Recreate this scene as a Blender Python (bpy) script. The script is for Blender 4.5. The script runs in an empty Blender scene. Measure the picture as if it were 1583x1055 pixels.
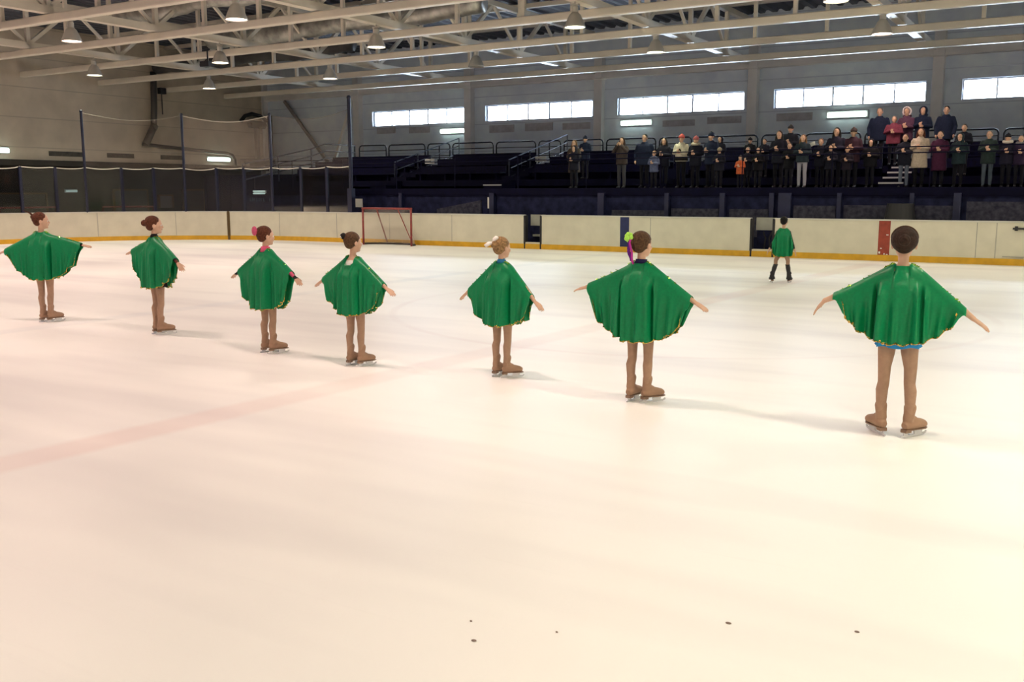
import bpy, bmesh, math, random
from mathutils import Vector, Matrix, Euler, Quaternion
from math import sin, cos, pi, radians, sqrt, exp, hypot

random.seed(7)
SC = bpy.context.scene
COL = SC.collection

# ------------------------------------------------------------------ camera
EYE = 1.65
F_PX, PITCH, YAW, ROLL = 1481.0, 0.1551, 0.5470, -0.0011
cam_data = bpy.data.cameras.new('camera')
cam = bpy.data.objects.new('camera', cam_data)
COL.objects.link(cam)
SC.camera = cam
cam_data.sensor_width = 36.0
cam_data.lens = 36.0 * F_PX / 1583.0
cam_data.clip_start = 0.05
cam_data.clip_end = 300
fw = Vector((-sin(YAW), cos(YAW), 0)); rt = Vector((cos(YAW), sin(YAW), 0)); up = Vector((0, 0, 1))
Fv = fw * cos(PITCH) - up * sin(PITCH)
Uv = up * cos(PITCH) + fw * sin(PITCH)
Rv = rt * cos(ROLL) + Uv * sin(ROLL)
U2 = Uv * cos(ROLL) - rt * sin(ROLL)
cam.matrix_world = Matrix(((Rv.x, U2.x, -Fv.x, 0), (Rv.y, U2.y, -Fv.y, 0), (Rv.z, U2.z, -Fv.z, EYE), (0, 0, 0, 1)))

# ------------------------------------------------------------------ exposure
SC.view_settings.view_transform = 'Standard'
SC.view_settings.look = 'None'
SC.view_settings.exposure = 0.0
SC.view_settings.gamma = 1.0
SC.view_settings.use_curve_mapping = False
SC.cycles.max_bounces = 7
SC.cycles.diffuse_bounces = 4
SC.cycles.glossy_bounces = 3
SC.cycles.transmission_bounces = 4
SC.cycles.transparent_max_bounces = 16
SC.cycles.sample_clamp_indirect = 6.0
SC.cycles.caustics_reflective = False
SC.cycles.caustics_refractive = False

# ------------------------------------------------------------------ world: overcast daylight outside the windows
SKY_STRENGTH = 44.0
world = bpy.data.worlds.new('daylight'); SC.world = world
world.use_nodes = True
bgn = world.node_tree.nodes['Background']
bgn.inputs[0].default_value = (0.78, 0.88, 1.0, 1)
bgn.inputs[1].default_value = SKY_STRENGTH

# ------------------------------------------------------------------ hall dimensions
WALL_Y, END_X, NEAR_Y, SIDE_X = 34.11, -34.55, -5.0, 9.0
BOARD_Y, BOARD_H = 24.08, 0.98
ARC_C, ARC_R = (-22.85, 17.13), 6.95
BAY, COL0 = 6.0, -10.75
BEAM_Z = 5.84
BEAM_Y = [31.56 - 3.2485 * k for k in range(7)]
WIN_Z0, WIN_Z1 = 4.505, 5.15
ROOF_Z = 7.75
LAMP_Z = 5.47
LAMP_POWER = 540.0

# daylight portals in the window openings (they only guide the sky light, they add none)
def portal(x0, x1):
    l = bpy.data.lights.new('window_portal', 'AREA')
    l.shape = 'RECTANGLE'; l.size = x1 - x0; l.size_y = WIN_Z1 - WIN_Z0
    l.cycles.is_portal = True
    o = bpy.data.objects.new('window_portal', l); COL.objects.link(o)
    o.location = ((x0 + x1) / 2, WALL_Y + 0.30, (WIN_Z0 + WIN_Z1) / 2)
    o.rotation_euler = (radians(-90), 0, 0)
WINDOWS = [(COL0 + BAY * k + 0.70, COL0 + BAY * k + 5.63) for k in range(-3, 4)]
for wx0, wx1 in WINDOWS:
    portal(wx0, wx1)


# ================================================================== helpers
def s2l(r, g, b):
    def f(c):
        c /= 255.0
        return c / 12.92 if c <= 0.04045 else ((c + 0.055) / 1.055) ** 2.4
    return (f(r), f(g), f(b))


def mat(name, col, rough=0.5, metal=0.0, spec=0.5, vary=0.0, scale=8.0, emit=None, estr=0.0, coat=0.0, sheen=0.0, bump=0.0, subsurf=0.0):
    m = bpy.data.materials.new(name); m.use_nodes = True
    nt = m.node_tree; b = nt.nodes['Principled BSDF']
    b.inputs['Base Color'].default_value = (*col, 1)
    b.inputs['Roughness'].default_value = rough
    b.inputs['Metallic'].default_value = metal
    b.inputs['Specular IOR Level'].default_value = spec
    b.inputs['Coat Weight'].default_value = coat
    b.inputs['Sheen Weight'].default_value = sheen
    if emit:
        b.inputs['Emission Color'].default_value = (*emit, 1)
        b.inputs['Emission Strength'].default_value = estr
    if vary or bump:
        tc = nt.nodes.new('ShaderNodeTexCoord')
        n = nt.nodes.new('ShaderNodeTexNoise'); n.inputs['Scale'].default_value = scale
        n.inputs['Detail'].default_value = 5
        nt.links.new(tc.outputs['Object'], n.inputs['Vector'])
        if vary:
            r = nt.nodes.new('ShaderNodeValToRGB')
            r.color_ramp.elements[0].position = 0.3; r.color_ramp.elements[1].position = 0.7
            r.color_ramp.elements[0].color = (*[c * (1 - vary) for c in col], 1)
            r.color_ramp.elements[1].color = (*[min(1, c * (1 + vary)) for c in col], 1)
            nt.links.new(n.outputs['Fac'], r.inputs[0])
            nt.links.new(r.outputs[0], b.inputs['Base Color'])
        if bump:
            bp = nt.nodes.new('ShaderNodeBump'); bp.inputs['Strength'].default_value = bump
            bp.inputs['Distance'].default_value = 0.01
            nt.links.new(n.outputs['Fac'], bp.inputs['Height'])
            nt.links.new(bp.outputs[0], b.inputs['Normal'])
    return m


class MB:
    """collects vertices and faces of one mesh"""
    def __init__(self):
        self.v = []; self.f = []; self.m = []; self.mi = 0

    def add(self, vs, fs):
        o = len(self.v)
        self.v += [tuple(p) for p in vs]
        self.f += [tuple(i + o for i in f) for f in fs]
        self.m += [self.mi] * len(fs)

    def box(self, x0, x1, y0, y1, z0, z1):
        vs = [(x0, y0, z0), (x1, y0, z0), (x1, y1, z0), (x0, y1, z0), (x0, y0, z1), (x1, y0, z1), (x1, y1, z1), (x0, y1, z1)]
        self.add(vs, [(0, 3, 2, 1), (4, 5, 6, 7), (0, 1, 5, 4), (1, 2, 6, 5), (2, 3, 7, 6), (3, 0, 4, 7)])

    def bar(self, a, b, w, h=None, upv=(0, 0, 1)):
        """square bar from a to b, w wide and h high"""
        h = w if h is None else h
        a = Vector(a); b = Vector(b); t = (b - a).normalized(); u = Vector(upv)
        if abs(t.dot(u)) > 0.98:
            u = Vector((0, 1, 0))
        s = t.cross(u).normalized(); u = s.cross(t).normalized()
        vs = []
        for p in (a, b):
            for i, j in ((-1, -1), (1, -1), (1, 1), (-1, 1)):
                vs.append(p + s * (i * w / 2) + u * (j * h / 2))
        self.add(vs, [(0, 3, 2, 1), (4, 5, 6, 7), (0, 1, 5, 4), (1, 2, 6, 5), (2, 3, 7, 6), (3, 0, 4, 7)])

    def tube(self, pts, rad, n=12, ref=(0, 1, 0), caps=True):
        """tube through pts; rad per point: r or (r_side, r_ref); ref fixes the second axis"""
        pts = [Vector(p) for p in pts]; k = len(pts)
        if not isinstance(rad, (list, tuple)):
            rad = [rad] * k
        vs = []
        for i, p in enumerate(pts):
            t = (pts[min(i + 1, k - 1)] - pts[max(i - 1, 0)]).normalized()
            r0 = Vector(ref)
            if abs(t.dot(r0)) > 0.95:
                r0 = Vector((1, 0, 0)) if abs(t.x) < 0.9 else Vector((0, 0, 1))
            s = t.cross(r0).normalized(); w = s.cross(t).normalized()
            ra = rad[i]
            if not isinstance(ra, (list, tuple)):
                ra = (ra, ra)
            for j in range(n):
                a = 2 * pi * j / n
                vs.append(p + s * (ra[0] * cos(a)) + w * (ra[1] * sin(a)))
        fs = []
        for i in range(k - 1):
            for j in range(n):
                j2 = (j + 1) % n
                fs.append((i * n + j, i * n + j2, (i + 1) * n + j2, (i + 1) * n + j))
        if caps:
            fs.append(tuple(range(n - 1, -1, -1)))
            fs.append(tuple((k - 1) * n + j for j in range(n)))
        self.add(vs, fs)

    def ball(self, c, r, rot=None, nu=16, nv=10):
        c = Vector(c)
        if not isinstance(r, (list, tuple)):
            r = (r, r, r)
        vs = []
        def put(x, y, z):
            p = Vector((x * r[0], y * r[1], z * r[2]))
            if rot is not None:
                p = rot @ p
            vs.append(c + p)
        put(0, 0, -1)
        for i in range(1, nv):
            ph = pi * i / nv
            for j in range(nu):
                th = 2 * pi * j / nu
                put(sin(ph) * cos(th), sin(ph) * sin(th), -cos(ph))
        put(0, 0, 1)
        fs = []
        for j in range(nu):
            fs.append((0, 1 + (j + 1) % nu, 1 + j))
        for i in range(nv - 2):
            for j in range(nu):
                a = 1 + i * nu + j; b = 1 + i * nu + (j + 1) % nu
                fs.append((a, b, b + nu, a + nu))
        l = len(vs) - 1
        for j in range(nu):
            fs.append((l, 1 + (nv - 2) * nu + j, 1 + (nv - 2) * nu + (j + 1) % nu))
        self.add(vs, fs)

    def limb(self, pts, rad, n=12, ref=(0, 1, 0)):
        self.tube(pts, rad, n, ref)
        for p, r in ((pts[0], rad[0]), (pts[-1], rad[-1])):
            q = min(r) if isinstance(r, (list, tuple)) else r
            self.ball(p, q, nu=n, nv=8)

    def lathe(self, prof, c=(0, 0, 0), n=24):
        vs = []; k = len(prof)
        for r, z in prof:
            for j in range(n):
                a = 2 * pi * j / n
                vs.append((c[0] + r * cos(a), c[1] + r * sin(a), c[2] + z))
        fs = []
        for i in range(k - 1):
            for j in range(n):
                j2 = (j + 1) % n
                fs.append((i * n + j, i * n + j2, (i + 1) * n + j2, (i + 1) * n + j))
        self.add(vs, fs)

    def mesh(self, name, mats=()):
        me = bpy.data.meshes.new(name)
        me.from_pydata(self.v, [], self.f)
        for m in mats:
            me.materials.append(m)
        if mats and len(mats) > 1:
            me.polygons.foreach_set('material_index', self.m)
        me.update()
        return me


def link(name, me, parent=None, smooth=False):
    o = bpy.data.objects.new(name, me); COL.objects.link(o)
    if parent is not None:
        o.parent = parent
    if smooth and me is not None:
        me.polygons.foreach_set('use_smooth', [True] * len(me.polygons))
    return o


def obj(name, mb, m, parent=None, smooth=False, bevel=0.0, loc=None):
    o = link(name, mb.mesh(name, m if isinstance(m, (list, tuple)) else (m,)), parent, smooth)
    if bevel:
        b = o.modifiers.new('bevel', 'BEVEL'); b.width = bevel; b.segments = 2; b.limit_method = 'ANGLE'
    if loc is not None:
        o.location = loc
    return o


def tag(o, label, cat, group=None):
    o['label'] = label; o['category'] = cat
    if group:
        o['group'] = group
    return o


def thing(name, label, cat, loc=(0, 0, 0), rotz=0.0, group=None):
    o = bpy.data.objects.new(name, None); COL.objects.link(o)
    o.location = loc; o.rotation_euler = (0, 0, rotz)
    o.empty_display_size = 0.1
    return tag(o, label, cat, group)


def struct(name, mb, m, parent=None, **kw):
    o = obj(name, mb, m, parent, **kw)
    if parent is None:
        o['kind'] = 'structure'
    return o


def copy_tree(o, parent=None):
    c = o.copy(); COL.objects.link(c)
    if parent is not None:
        c.parent = parent
    for ch in list(o.children):
        copy_tree(ch, c)
    return c


def fused(mb, voxel, smooth=4, factor=0.5):
    """one continuous closed surface out of overlapping closed shapes"""
    me = mb.mesh('tmp')
    o = bpy.data.objects.new('tmp', me); COL.objects.link(o)
    r = o.modifiers.new('r', 'REMESH'); r.mode = 'VOXEL'; r.voxel_size = voxel; r.use_smooth_shade = True
    s = o.modifiers.new('s', 'SMOOTH'); s.factor = factor; s.iterations = smooth
    dg = bpy.context.evaluated_depsgraph_get()
    out = bpy.data.meshes.new_from_object(o.evaluated_get(dg))
    bpy.data.objects.remove(o); bpy.data.meshes.remove(me)
    return out


def paint(me, mats, pick):
    me.materials.clear()
    for m in mats:
        me.materials.append(m)
    idx = [pick(p.center) for p in me.polygons]
    me.polygons.foreach_set('material_index', idx)
    me.polygons.foreach_set('use_smooth', [True] * len(me.polygons))
    me.update()


def rotz(v, a):
    return Vector((v[0] * cos(a) - v[1] * sin(a), v[0] * sin(a) + v[1] * cos(a), v[2]))


# ================================================================== materials
def ice_material():
    m = bpy.data.materials.new('ice'); m.use_nodes = True
    nt = m.node_tree; N = nt.nodes; L = nt.links
    b = N['Principled BSDF']
    tc = N.new('ShaderNodeTexCoord'); sep = N.new('ShaderNodeSeparateXYZ')
    L.new(tc.outputs['Object'], sep.inputs[0])

    def mth(op, a, bb=None, c=None, clamp=False):
        n = N.new('ShaderNodeMath'); n.operation = op; n.use_clamp = clamp
        for i, v in enumerate((a, bb, c)):
            if v is None:
                continue
            if isinstance(v, (int, float)):
                n.inputs[i].default_value = v
            else:
                L.new(v, n.inputs[i])
        return n.outputs[0]

    def noise(scale, detail=4, sx=1.0, sy=1.0, rough=0.55, rot=0.0):
        mp = N.new('ShaderNodeMapping'); mp.inputs['Scale'].default_value = (sx, sy, 1)
        mp.inputs['Rotation'].default_value = (0, 0, rot)
        L.new(tc.outputs['Object'], mp.inputs['Vector'])
        n = N.new('ShaderNodeTexNoise'); n.inputs['Scale'].default_value = scale
        n.inputs['Detail'].default_value = detail; n.inputs['Roughness'].default_value = rough
        L.new(mp.outputs[0], n.inputs['Vector'])
        return n.outputs['Fac']

    def band(d, w, soft):
        # 1 inside |d| < w, fading over soft
        a = mth('ABSOLUTE', d)
        return mth('SUBTRACT', 1.0, mth('DIVIDE', mth('SUBTRACT', a, w), soft, clamp=True), clamp=True)

    def mix(fac, c1, c2):
        n = N.new('ShaderNodeMix'); n.data_type = 'RGBA'
        L.new(fac, n.inputs['Factor'])
        for i, c in (('A', c1), ('B', c2)):
            s = [q for q in n.inputs if q.name == i and q.type == 'RGBA'][0]
            if isinstance(c, tuple):
                s.default_value = (*c, 1)
            else:
                L.new(c, s)
        return [q for q in n.outputs if q.type == 'RGBA'][0]

    # worn, wetter patches: greyer and slightly blue
    big = noise(0.16, 3, 1.0, 1.6, 0.5, 0.35)
    streak = noise(0.42, 3, 0.35, 1.9, 0.55, 0.2)
    wear = mth('MULTIPLY', mth('SUBTRACT', big, 0.42), 2.8, clamp=True)
    st = mth('MULTIPLY', mth('SUBTRACT', streak, 0.48), 3.2, clamp=True)
    worn = mth('MULTIPLY', mth('ADD', mth('MULTIPLY', wear, 0.50), mth('MULTIPLY', st, 0.55)), 0.80, clamp=True)
    c0 = mix(worn, (0.93, 0.925, 0.90), (0.52, 0.50, 0.535))
    # thin skate scratches
    scr = noise(3.5, 8, 0.12, 3.0, 0.7, 0.12)
    scf = mth('MULTIPLY', mth('SUBTRACT', scr, 0.60), 1.6, clamp=True)
    c0 = mix(scf, c0, (0.74, 0.72, 0.72))
    # painted lines under the ice
    fade = noise(0.45, 3)
    fade = mth('MULTIPLY', mth('SUBTRACT', fade, 0.22), 1.4, clamp=True)
    X, Y = sep.outputs[0], sep.outputs[1]
    red = mth('SUBTRACT', X, mth('ADD', mth('MULTIPLY', mth('SUBTRACT', Y, 3.2), 0.060), -5.62))
    c0 = mix(mth('MULTIPLY', mth('MULTIPLY', band(red, 0.13, 0.10), fade), 0.42), c0, (0.66, 0.40, 0.38))
    blue = mth('ADD', X, 11.05)
    c0 = mix(mth('MULTIPLY', mth('MULTIPLY', band(blue, 0.12, 0.10), fade), 0.34), c0, (0.42, 0.50, 0.60))
    dx = mth('ADD', X, 4.95); dy = mth('SUBTRACT', Y, 12.7)
    rad = mth('SQRT', mth('ADD', mth('MULTIPLY', dx, dx), mth('MULTIPLY', dy, dy)))
    c0 = mix(mth('MULTIPLY', mth('MULTIPLY', band(mth('SUBTRACT', rad, 4.03), 0.025, 0.05), fade), 0.34), c0, (0.62, 0.48, 0.50))
    L.new(c0, b.inputs['Base Color'])
    rr = mth('ADD', 0.42, mth('MULTIPLY', worn, -0.06))
    L.new(rr, b.inputs['Roughness'])
    b.inputs['Specular IOR Level'].default_value = 0.18
    bp = N.new('ShaderNodeBump'); bp.inputs['Strength'].default_value = 0.04; bp.inputs['Distance'].default_value = 0.01
    L.new(noise(2.2, 6, 0.3, 2.0), bp.inputs['Height'])
    L.new(bp.outputs[0], b.inputs['Normal'])
    return m


def panel_wall_material(name, col, dz=1.1, dx=None, vary=0.10):
    """wall of wide horizontal cladding panels: thin joints and slight tone changes"""
    m = mat(name, col, 0.75, spec=0.25, vary=vary, scale=1.3)
    nt = m.node_tree; N = nt.nodes; L = nt.links; b = N['Principled BSDF']
    tc = N.new('ShaderNodeTexCoord'); sep = N.new('ShaderNodeSeparateXYZ'); L.new(tc.outputs['Object'], sep.inputs[0])
    a = N.new('ShaderNodeMath'); a.operation = 'PINGPONG'; a.inputs[1].default_value = dz / 2
    L.new(sep.outputs[2], a.inputs[0])
    lt = N.new('ShaderNodeMath'); lt.operation = 'LESS_THAN'; lt.inputs[1].default_value = 0.018
    L.new(a.outputs[0], lt.inputs[0])
    mx = N.new('ShaderNodeMix'); mx.data_type = 'RGBA'
    L.new(lt.outputs[0], mx.inputs['Factor'])
    src = b.inputs['Base Color'].links[0].from_socket
    A = [q for q in mx.inputs if q.name == 'A' and q.type == 'RGBA'][0]; B = [q for q in mx.inputs if q.name == 'B' and q.type == 'RGBA'][0]
    L.new(src, A); B.default_value = (*[c * 0.78 for c in col], 1)
    L.new([q for q in mx.outputs if q.type == 'RGBA'][0], b.inputs['Base Color'])
    return m


def see_through(name, tint, clear, rough=0.05, col=(0.5, 0.5, 0.5), gloss=True):
    """a sheet one can see through: part clear, part its own colour, with a surface reflection when gloss"""
    m = bpy.data.materials.new(name); m.use_nodes = True
    nt = m.node_tree; N = nt.nodes; L = nt.links
    out = N['Material Output']; N.remove(N['Principled BSDF'])
    tr = N.new('ShaderNodeBsdfTransparent'); tr.inputs[0].default_value = (*tint, 1)
    df = N.new('ShaderNodeBsdfDiffuse'); df.inputs[0].default_value = (*col, 1)
    mx = N.new('ShaderNodeMixShader'); mx.inputs[0].default_value = clear
    L.new(df.outputs[0], mx.inputs[1]); L.new(tr.outputs[0], mx.inputs[2])
    last = mx.outputs[0]
    if gloss:
        gl = N.new('ShaderNodeBsdfGlossy'); gl.inputs['Roughness'].default_value = rough
        fr = N.new('ShaderNodeFresnel'); fr.inputs[0].default_value = 1.45
        m2 = N.new('ShaderNodeMixShader'); L.new(fr.outputs[0], m2.inputs[0])
        L.new(last, m2.inputs[1]); L.new(gl.outputs[0], m2.inputs[2]); last = m2.outputs[0]
    L.new(last, out.inputs[0])
    return m


def net_material(clear=0.84):
    """knotted cord net: square openings, cords of their own colour"""
    m = see_through('net_cord', (1, 1, 1), clear, col=(0.55, 0.46, 0.40), gloss=False)
    nt = m.node_tree; N = nt.nodes; L = nt.links
    mx = [n for n in N if n.type == 'MIX_SHADER'][0]
    tc = N.new('ShaderNodeTexCoord'); w = N.new('ShaderNodeTexNoise'); w.inputs['Scale'].default_value = 2.0
    L.new(tc.outputs['Object'], w.inputs['Vector'])
    mr = N.new('ShaderNodeMapRange'); mr.inputs['To Min'].default_value = clear - 0.06; mr.inputs['To Max'].default_value = clear + 0.05
    L.new(w.outputs['Fac'], mr.inputs['Value']); L.new(mr.outputs[0], mx.inputs[0])
    return m


def satin_material():
    m = mat('green_satin', (0.0010, 0.275, 0.100), 0.36, spec=0.4, sheen=0.08, vary=0.16, scale=60, bump=0.10)
    nt = m.node_tree; N = nt.nodes; L = nt.links
    b = N['Principled BSDF']; out = N['Material Output']
    b.inputs['Sheen Tint'].default_value = (0.3, 1.0, 0.55, 1)
    t = N.new('ShaderNodeBsdfTranslucent'); t.inputs[0].default_value = (0.004, 0.42, 0.165, 1)
    mx = N.new('ShaderNodeMixShader'); mx.inputs[0].default_value = 0.30
    L.new(b.outputs[0], mx.inputs[1]); L.new(t.outputs[0], mx.inputs[2]); L.new(mx.outputs[0], out.inputs[0])
    return m


def mottled(name, c1, c2, scale, rough=0.7):
    m = mat(name, c1, rough, spec=0.2, vary=0.1, scale=scale)
    r = [n for n in m.node_tree.nodes if n.type == 'VALTORGB'][0]
    r.color_ramp.elements[0].color = (*c1, 1); r.color_ramp.elements[1].color = (*c2, 1)
    return m


M = {}
M['ice'] = ice_material()
M['board'] = mat('board_white', (0.67, 0.64, 0.525), 0.42, spec=0.4, vary=0.06, scale=2.5)
M['kick'] = mat('kick_yellow', (0.66, 0.37, 0.020), 0.45, vary=0.12, scale=5)
M['cap'] = mat('cap_rail_grey', (0.62, 0.62, 0.58), 0.4)
M['red_stripe'] = mat('stripe_red', (0.30, 0.045, 0.025), 0.5, vary=0.2, scale=9)
M['blue_stripe'] = mat('stripe_blue', (0.012, 0.022, 0.10), 0.5, vary=0.2, scale=9)
M['black'] = mat('black_paint', (0.012, 0.012, 0.016), 0.5)
M['brown_post'] = mat('rust_brown', (0.10, 0.060, 0.020), 0.6)
M['grey_panel'] = mat('grey_panel', (0.33, 0.33, 0.29), 0.6, vary=0.1, scale=4)
M['wall_far'] = panel_wall_material('wall_far_cladding_glare', (0.80, 0.86, 1.0))  # bluish tint puts the glare of the windows into the cladding colour
M['wall_end'] = panel_wall_material('wall_end_cladding', (0.63, 0.54, 0.43))
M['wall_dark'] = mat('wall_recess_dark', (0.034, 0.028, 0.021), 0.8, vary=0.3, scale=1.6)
M['wall_plain'] = mat('wall_plain', (0.78, 0.75, 0.68), 0.8)
M['steel_cream'] = mat('cream_paint', (0.85, 0.78, 0.66), 0.38, spec=0.5, vary=0.06, scale=1.5)
M['column'] = mat('column_paint', (0.82, 0.79, 0.78), 0.6, vary=0.06, scale=1.5)
M['deck'] = mat('roof_deck', (0.080, 0.085, 0.108), 0.6, vary=0.25, scale=0.8)
M['duct'] = mat('duct_foil', (0.42, 0.41, 0.38), 0.38, metal=0.7, vary=0.4, scale=3.5, bump=0.6)
M['dark_duct'] = mat('duct_dark', (0.07, 0.065, 0.062), 0.6, vary=0.3, scale=2)
M['heater'] = mat('heater_dark', (0.028, 0.024, 0.022), 0.6)
M['brace_dark'] = mat('brace_dark', (0.22, 0.20, 0.20), 0.6)
M['pipe'] = mat('vent_pipe', (0.085, 0.078, 0.072), 0.45, metal=0.2)
M['vent'] = mat('vent_grille', (0.11, 0.095, 0.075), 0.7, vary=0.3, scale=6)
M['vent_grey'] = mat('vent_grille_grey', (0.50, 0.49, 0.54), 0.7, vary=0.15, scale=6)
M['frame'] = mat('window_frame', (0.80, 0.84, 0.90), 0.35)
M['glass'] = see_through('window_glass', (0.93, 0.96, 1.0), 0.93, col=(0.7, 0.75, 0.8))
M['plexi'] = see_through('shield_acrylic', (0.82, 0.84, 0.86), 0.985, col=(0.25, 0.24, 0.22))
M['net'] = net_material(0.76)
M['net_thin'] = net_material(0.91)
M['cord_grey'] = mat('grey_cord', (0.30, 0.28, 0.25), 0.7)
M['rope'] = mat('white_rope', (0.80, 0.77, 0.70), 0.7)
M['navy'] = mat('navy_paint', (0.010, 0.014, 0.055), 0.45, vary=0.2, scale=3)
M['navy_pole'] = mat('navy_pole', (0.007, 0.010, 0.036), 0.45)
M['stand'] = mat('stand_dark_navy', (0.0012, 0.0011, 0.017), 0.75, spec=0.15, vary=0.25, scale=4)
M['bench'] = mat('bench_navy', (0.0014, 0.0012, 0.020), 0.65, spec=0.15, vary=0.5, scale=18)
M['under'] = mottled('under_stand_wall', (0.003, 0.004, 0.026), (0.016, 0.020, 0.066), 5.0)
M['banner'] = mottled('faded_banner', (0.020, 0.022, 0.045), (0.070, 0.068, 0.098), 9.0)
M['rail'] = mat('rail_blue_grey', (0.008, 0.014, 0.036), 0.4)
M['rail_light'] = mat('handrail_steel', (0.14, 0.17, 0.24), 0.3, metal=0.4)
M['paper'] = mat('white_paper', (0.80, 0.80, 0.76), 0.7)
M['step_edge'] = mat('step_edge_white', (0.50, 0.50, 0.54), 0.7)
M['goal_red'] = mat('goal_red', (0.24, 0.030, 0.030), 0.45, vary=0.3, scale=12)
M['goal_net'] = see_through('goal_net', (1, 1, 1), 0.74, col=(0.66, 0.60, 0.52), gloss=False)
M['goal_pad'] = mat('goal_base_dark', (0.035, 0.025, 0.022), 0.6)
M['bell'] = mat('lamp_bell', (0.50, 0.47, 0.42), 0.42, spec=0.5)
M['bell_off'] = mat('lamp_bell_off', (0.36, 0.35, 0.32), 0.5)
M['tube'] = mat('fluorescent_tube', (0.9, 1, 0.95), 0.5, emit=(0.78, 1.0, 0.90), estr=8.0)
M['tube_dim'] = mat('fluorescent_tube_dim', (0.8, 0.9, 0.85), 0.5, emit=(0.72, 1.0, 0.92), estr=0.42)
M['housing'] = mat('lamp_housing', (0.55, 0.57, 0.56), 0.5)
M['satin'] = satin_material()
M['gold'] = mat('gold_sequin', (0.62, 0.44, 0.10), 0.22, metal=0.9)
M['lime_sequin'] = mat('lime_sequin', (0.45, 0.85, 0.10), 0.16, metal=0.85)
M['skin'] = mat('skin', (0.60, 0.375, 0.265), 0.5, spec=0.35, vary=0.05, scale=12)
M['lips'] = mat('lips', (0.40, 0.14, 0.12), 0.45)
M['tights'] = mat('tan_tights', (0.37, 0.232, 0.160), 0.62, spec=0.2, vary=0.07, scale=30)
M['boot'] = mat('tan_boot_cover', (0.34, 0.207, 0.136), 0.6, spec=0.25, vary=0.07, scale=20)
M['blade'] = mat('blade_steel', (0.82, 0.82, 0.84), 0.25, metal=0.6)
M['sole'] = mat('boot_sole', (0.21, 0.125, 0.080), 0.55)
M['eye_white'] = mat('eye_white', (0.75, 0.73, 0.70), 0.3)


def cloth(name, c, rough=0.75, **k):
    if name not in M:
        M[name] = mat(name, c, rough, spec=0.2, **k)
    return M[name]


# ================================================================== the setting
mb = MB(); mb.box(END_X - 3, SIDE_X, NEAR_Y, WALL_Y, -0.3, 0.0)
struct('floor', mb, M['ice'])

# corrugated roof deck, ribs running across the hall
mb = MB()
xs = []
x = END_X - 0.3
prof = [(0.0, 0.0), (0.16, 0.0), (0.22, 0.09), (0.38, 0.09)]
while x < SIDE_X + 0.3:
    for dx_, dz_ in prof:
        xs.append((x + dx_, dz_))
    x += 0.44
vs = []
for xx, dz_ in xs:
    for yy in (NEAR_Y - 0.3, WALL_Y + 0.3):
        vs.append((xx, yy, ROOF_Z + dz_))
for xx, dz_ in xs:
    for yy in (NEAR_Y - 0.3, WALL_Y + 0.3):
        vs.append((xx, yy, ROOF_Z + 0.25))
n = len(xs); fs = []
for i in range(n - 1):
    fs.append((2 * i, 2 * i + 1, 2 * i + 3, 2 * i + 2))
    o2 = 2 * n
    fs.append((o2 + 2 * i, o2 + 2 * i + 2, o2 + 2 * i + 3, o2 + 2 * i + 1))
mb.add(vs, fs)
struct('ceiling', mb, M['deck'])

# long wall with the window band: a strip below, a strip above and the piers between the openings
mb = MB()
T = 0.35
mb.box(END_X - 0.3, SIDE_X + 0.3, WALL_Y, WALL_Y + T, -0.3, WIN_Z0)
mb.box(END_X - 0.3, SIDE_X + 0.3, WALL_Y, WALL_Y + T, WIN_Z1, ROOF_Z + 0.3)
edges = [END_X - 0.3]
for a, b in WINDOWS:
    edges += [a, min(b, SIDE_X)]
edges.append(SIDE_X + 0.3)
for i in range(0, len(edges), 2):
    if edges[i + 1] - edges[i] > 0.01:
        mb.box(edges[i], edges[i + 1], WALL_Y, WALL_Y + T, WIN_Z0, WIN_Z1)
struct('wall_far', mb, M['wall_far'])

# end wall: cladding above a ledge, a deep dark recess below it
LEDGE = 2.79
mb = MB()
mb.box(END_X - 0.3, END_X, NEAR_Y - 0.3, WALL_Y, LEDGE, ROOF_Z + 0.3)
struct('wall_end', mb, M['wall_end'])
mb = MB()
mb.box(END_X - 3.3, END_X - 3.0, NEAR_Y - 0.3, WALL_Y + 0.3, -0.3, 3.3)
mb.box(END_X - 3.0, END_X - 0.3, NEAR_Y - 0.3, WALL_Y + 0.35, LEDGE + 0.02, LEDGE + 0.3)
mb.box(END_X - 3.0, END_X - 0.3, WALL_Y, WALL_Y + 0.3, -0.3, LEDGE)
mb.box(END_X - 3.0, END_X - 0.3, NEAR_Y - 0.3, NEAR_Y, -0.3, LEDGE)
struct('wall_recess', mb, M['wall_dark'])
mb = MB(); mb.box(END_X - 0.02, END_X + 0.14, NEAR_Y, WALL_Y - 0.1, LEDGE - 0.16, LEDGE + 0.05)
struct('trim_1', mb, M['wall_dark'])

mb = MB(); mb.box(END_X - 3.3, SIDE_X + 0.3, NEAR_Y - 0.3, NEAR_Y, -0.3, ROOF_Z + 0.3)
struct('wall_near', mb, M['wall_plain'])
mb = MB(); mb.box(SIDE_X, SIDE_X + 0.3, NEAR_Y, WALL_Y, -0.3, ROOF_Z + 0.3)
struct('wall_side', mb, M['wall_plain'])

# ring beam and a cladding rail along the long wall
mb = MB(); mb.box(END_X + 0.05, SIDE_X, WALL_Y - 0.26, WALL_Y, 5.89, 6.16)
struct('trim_2', mb, M['column'], bevel=0.02)

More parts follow.
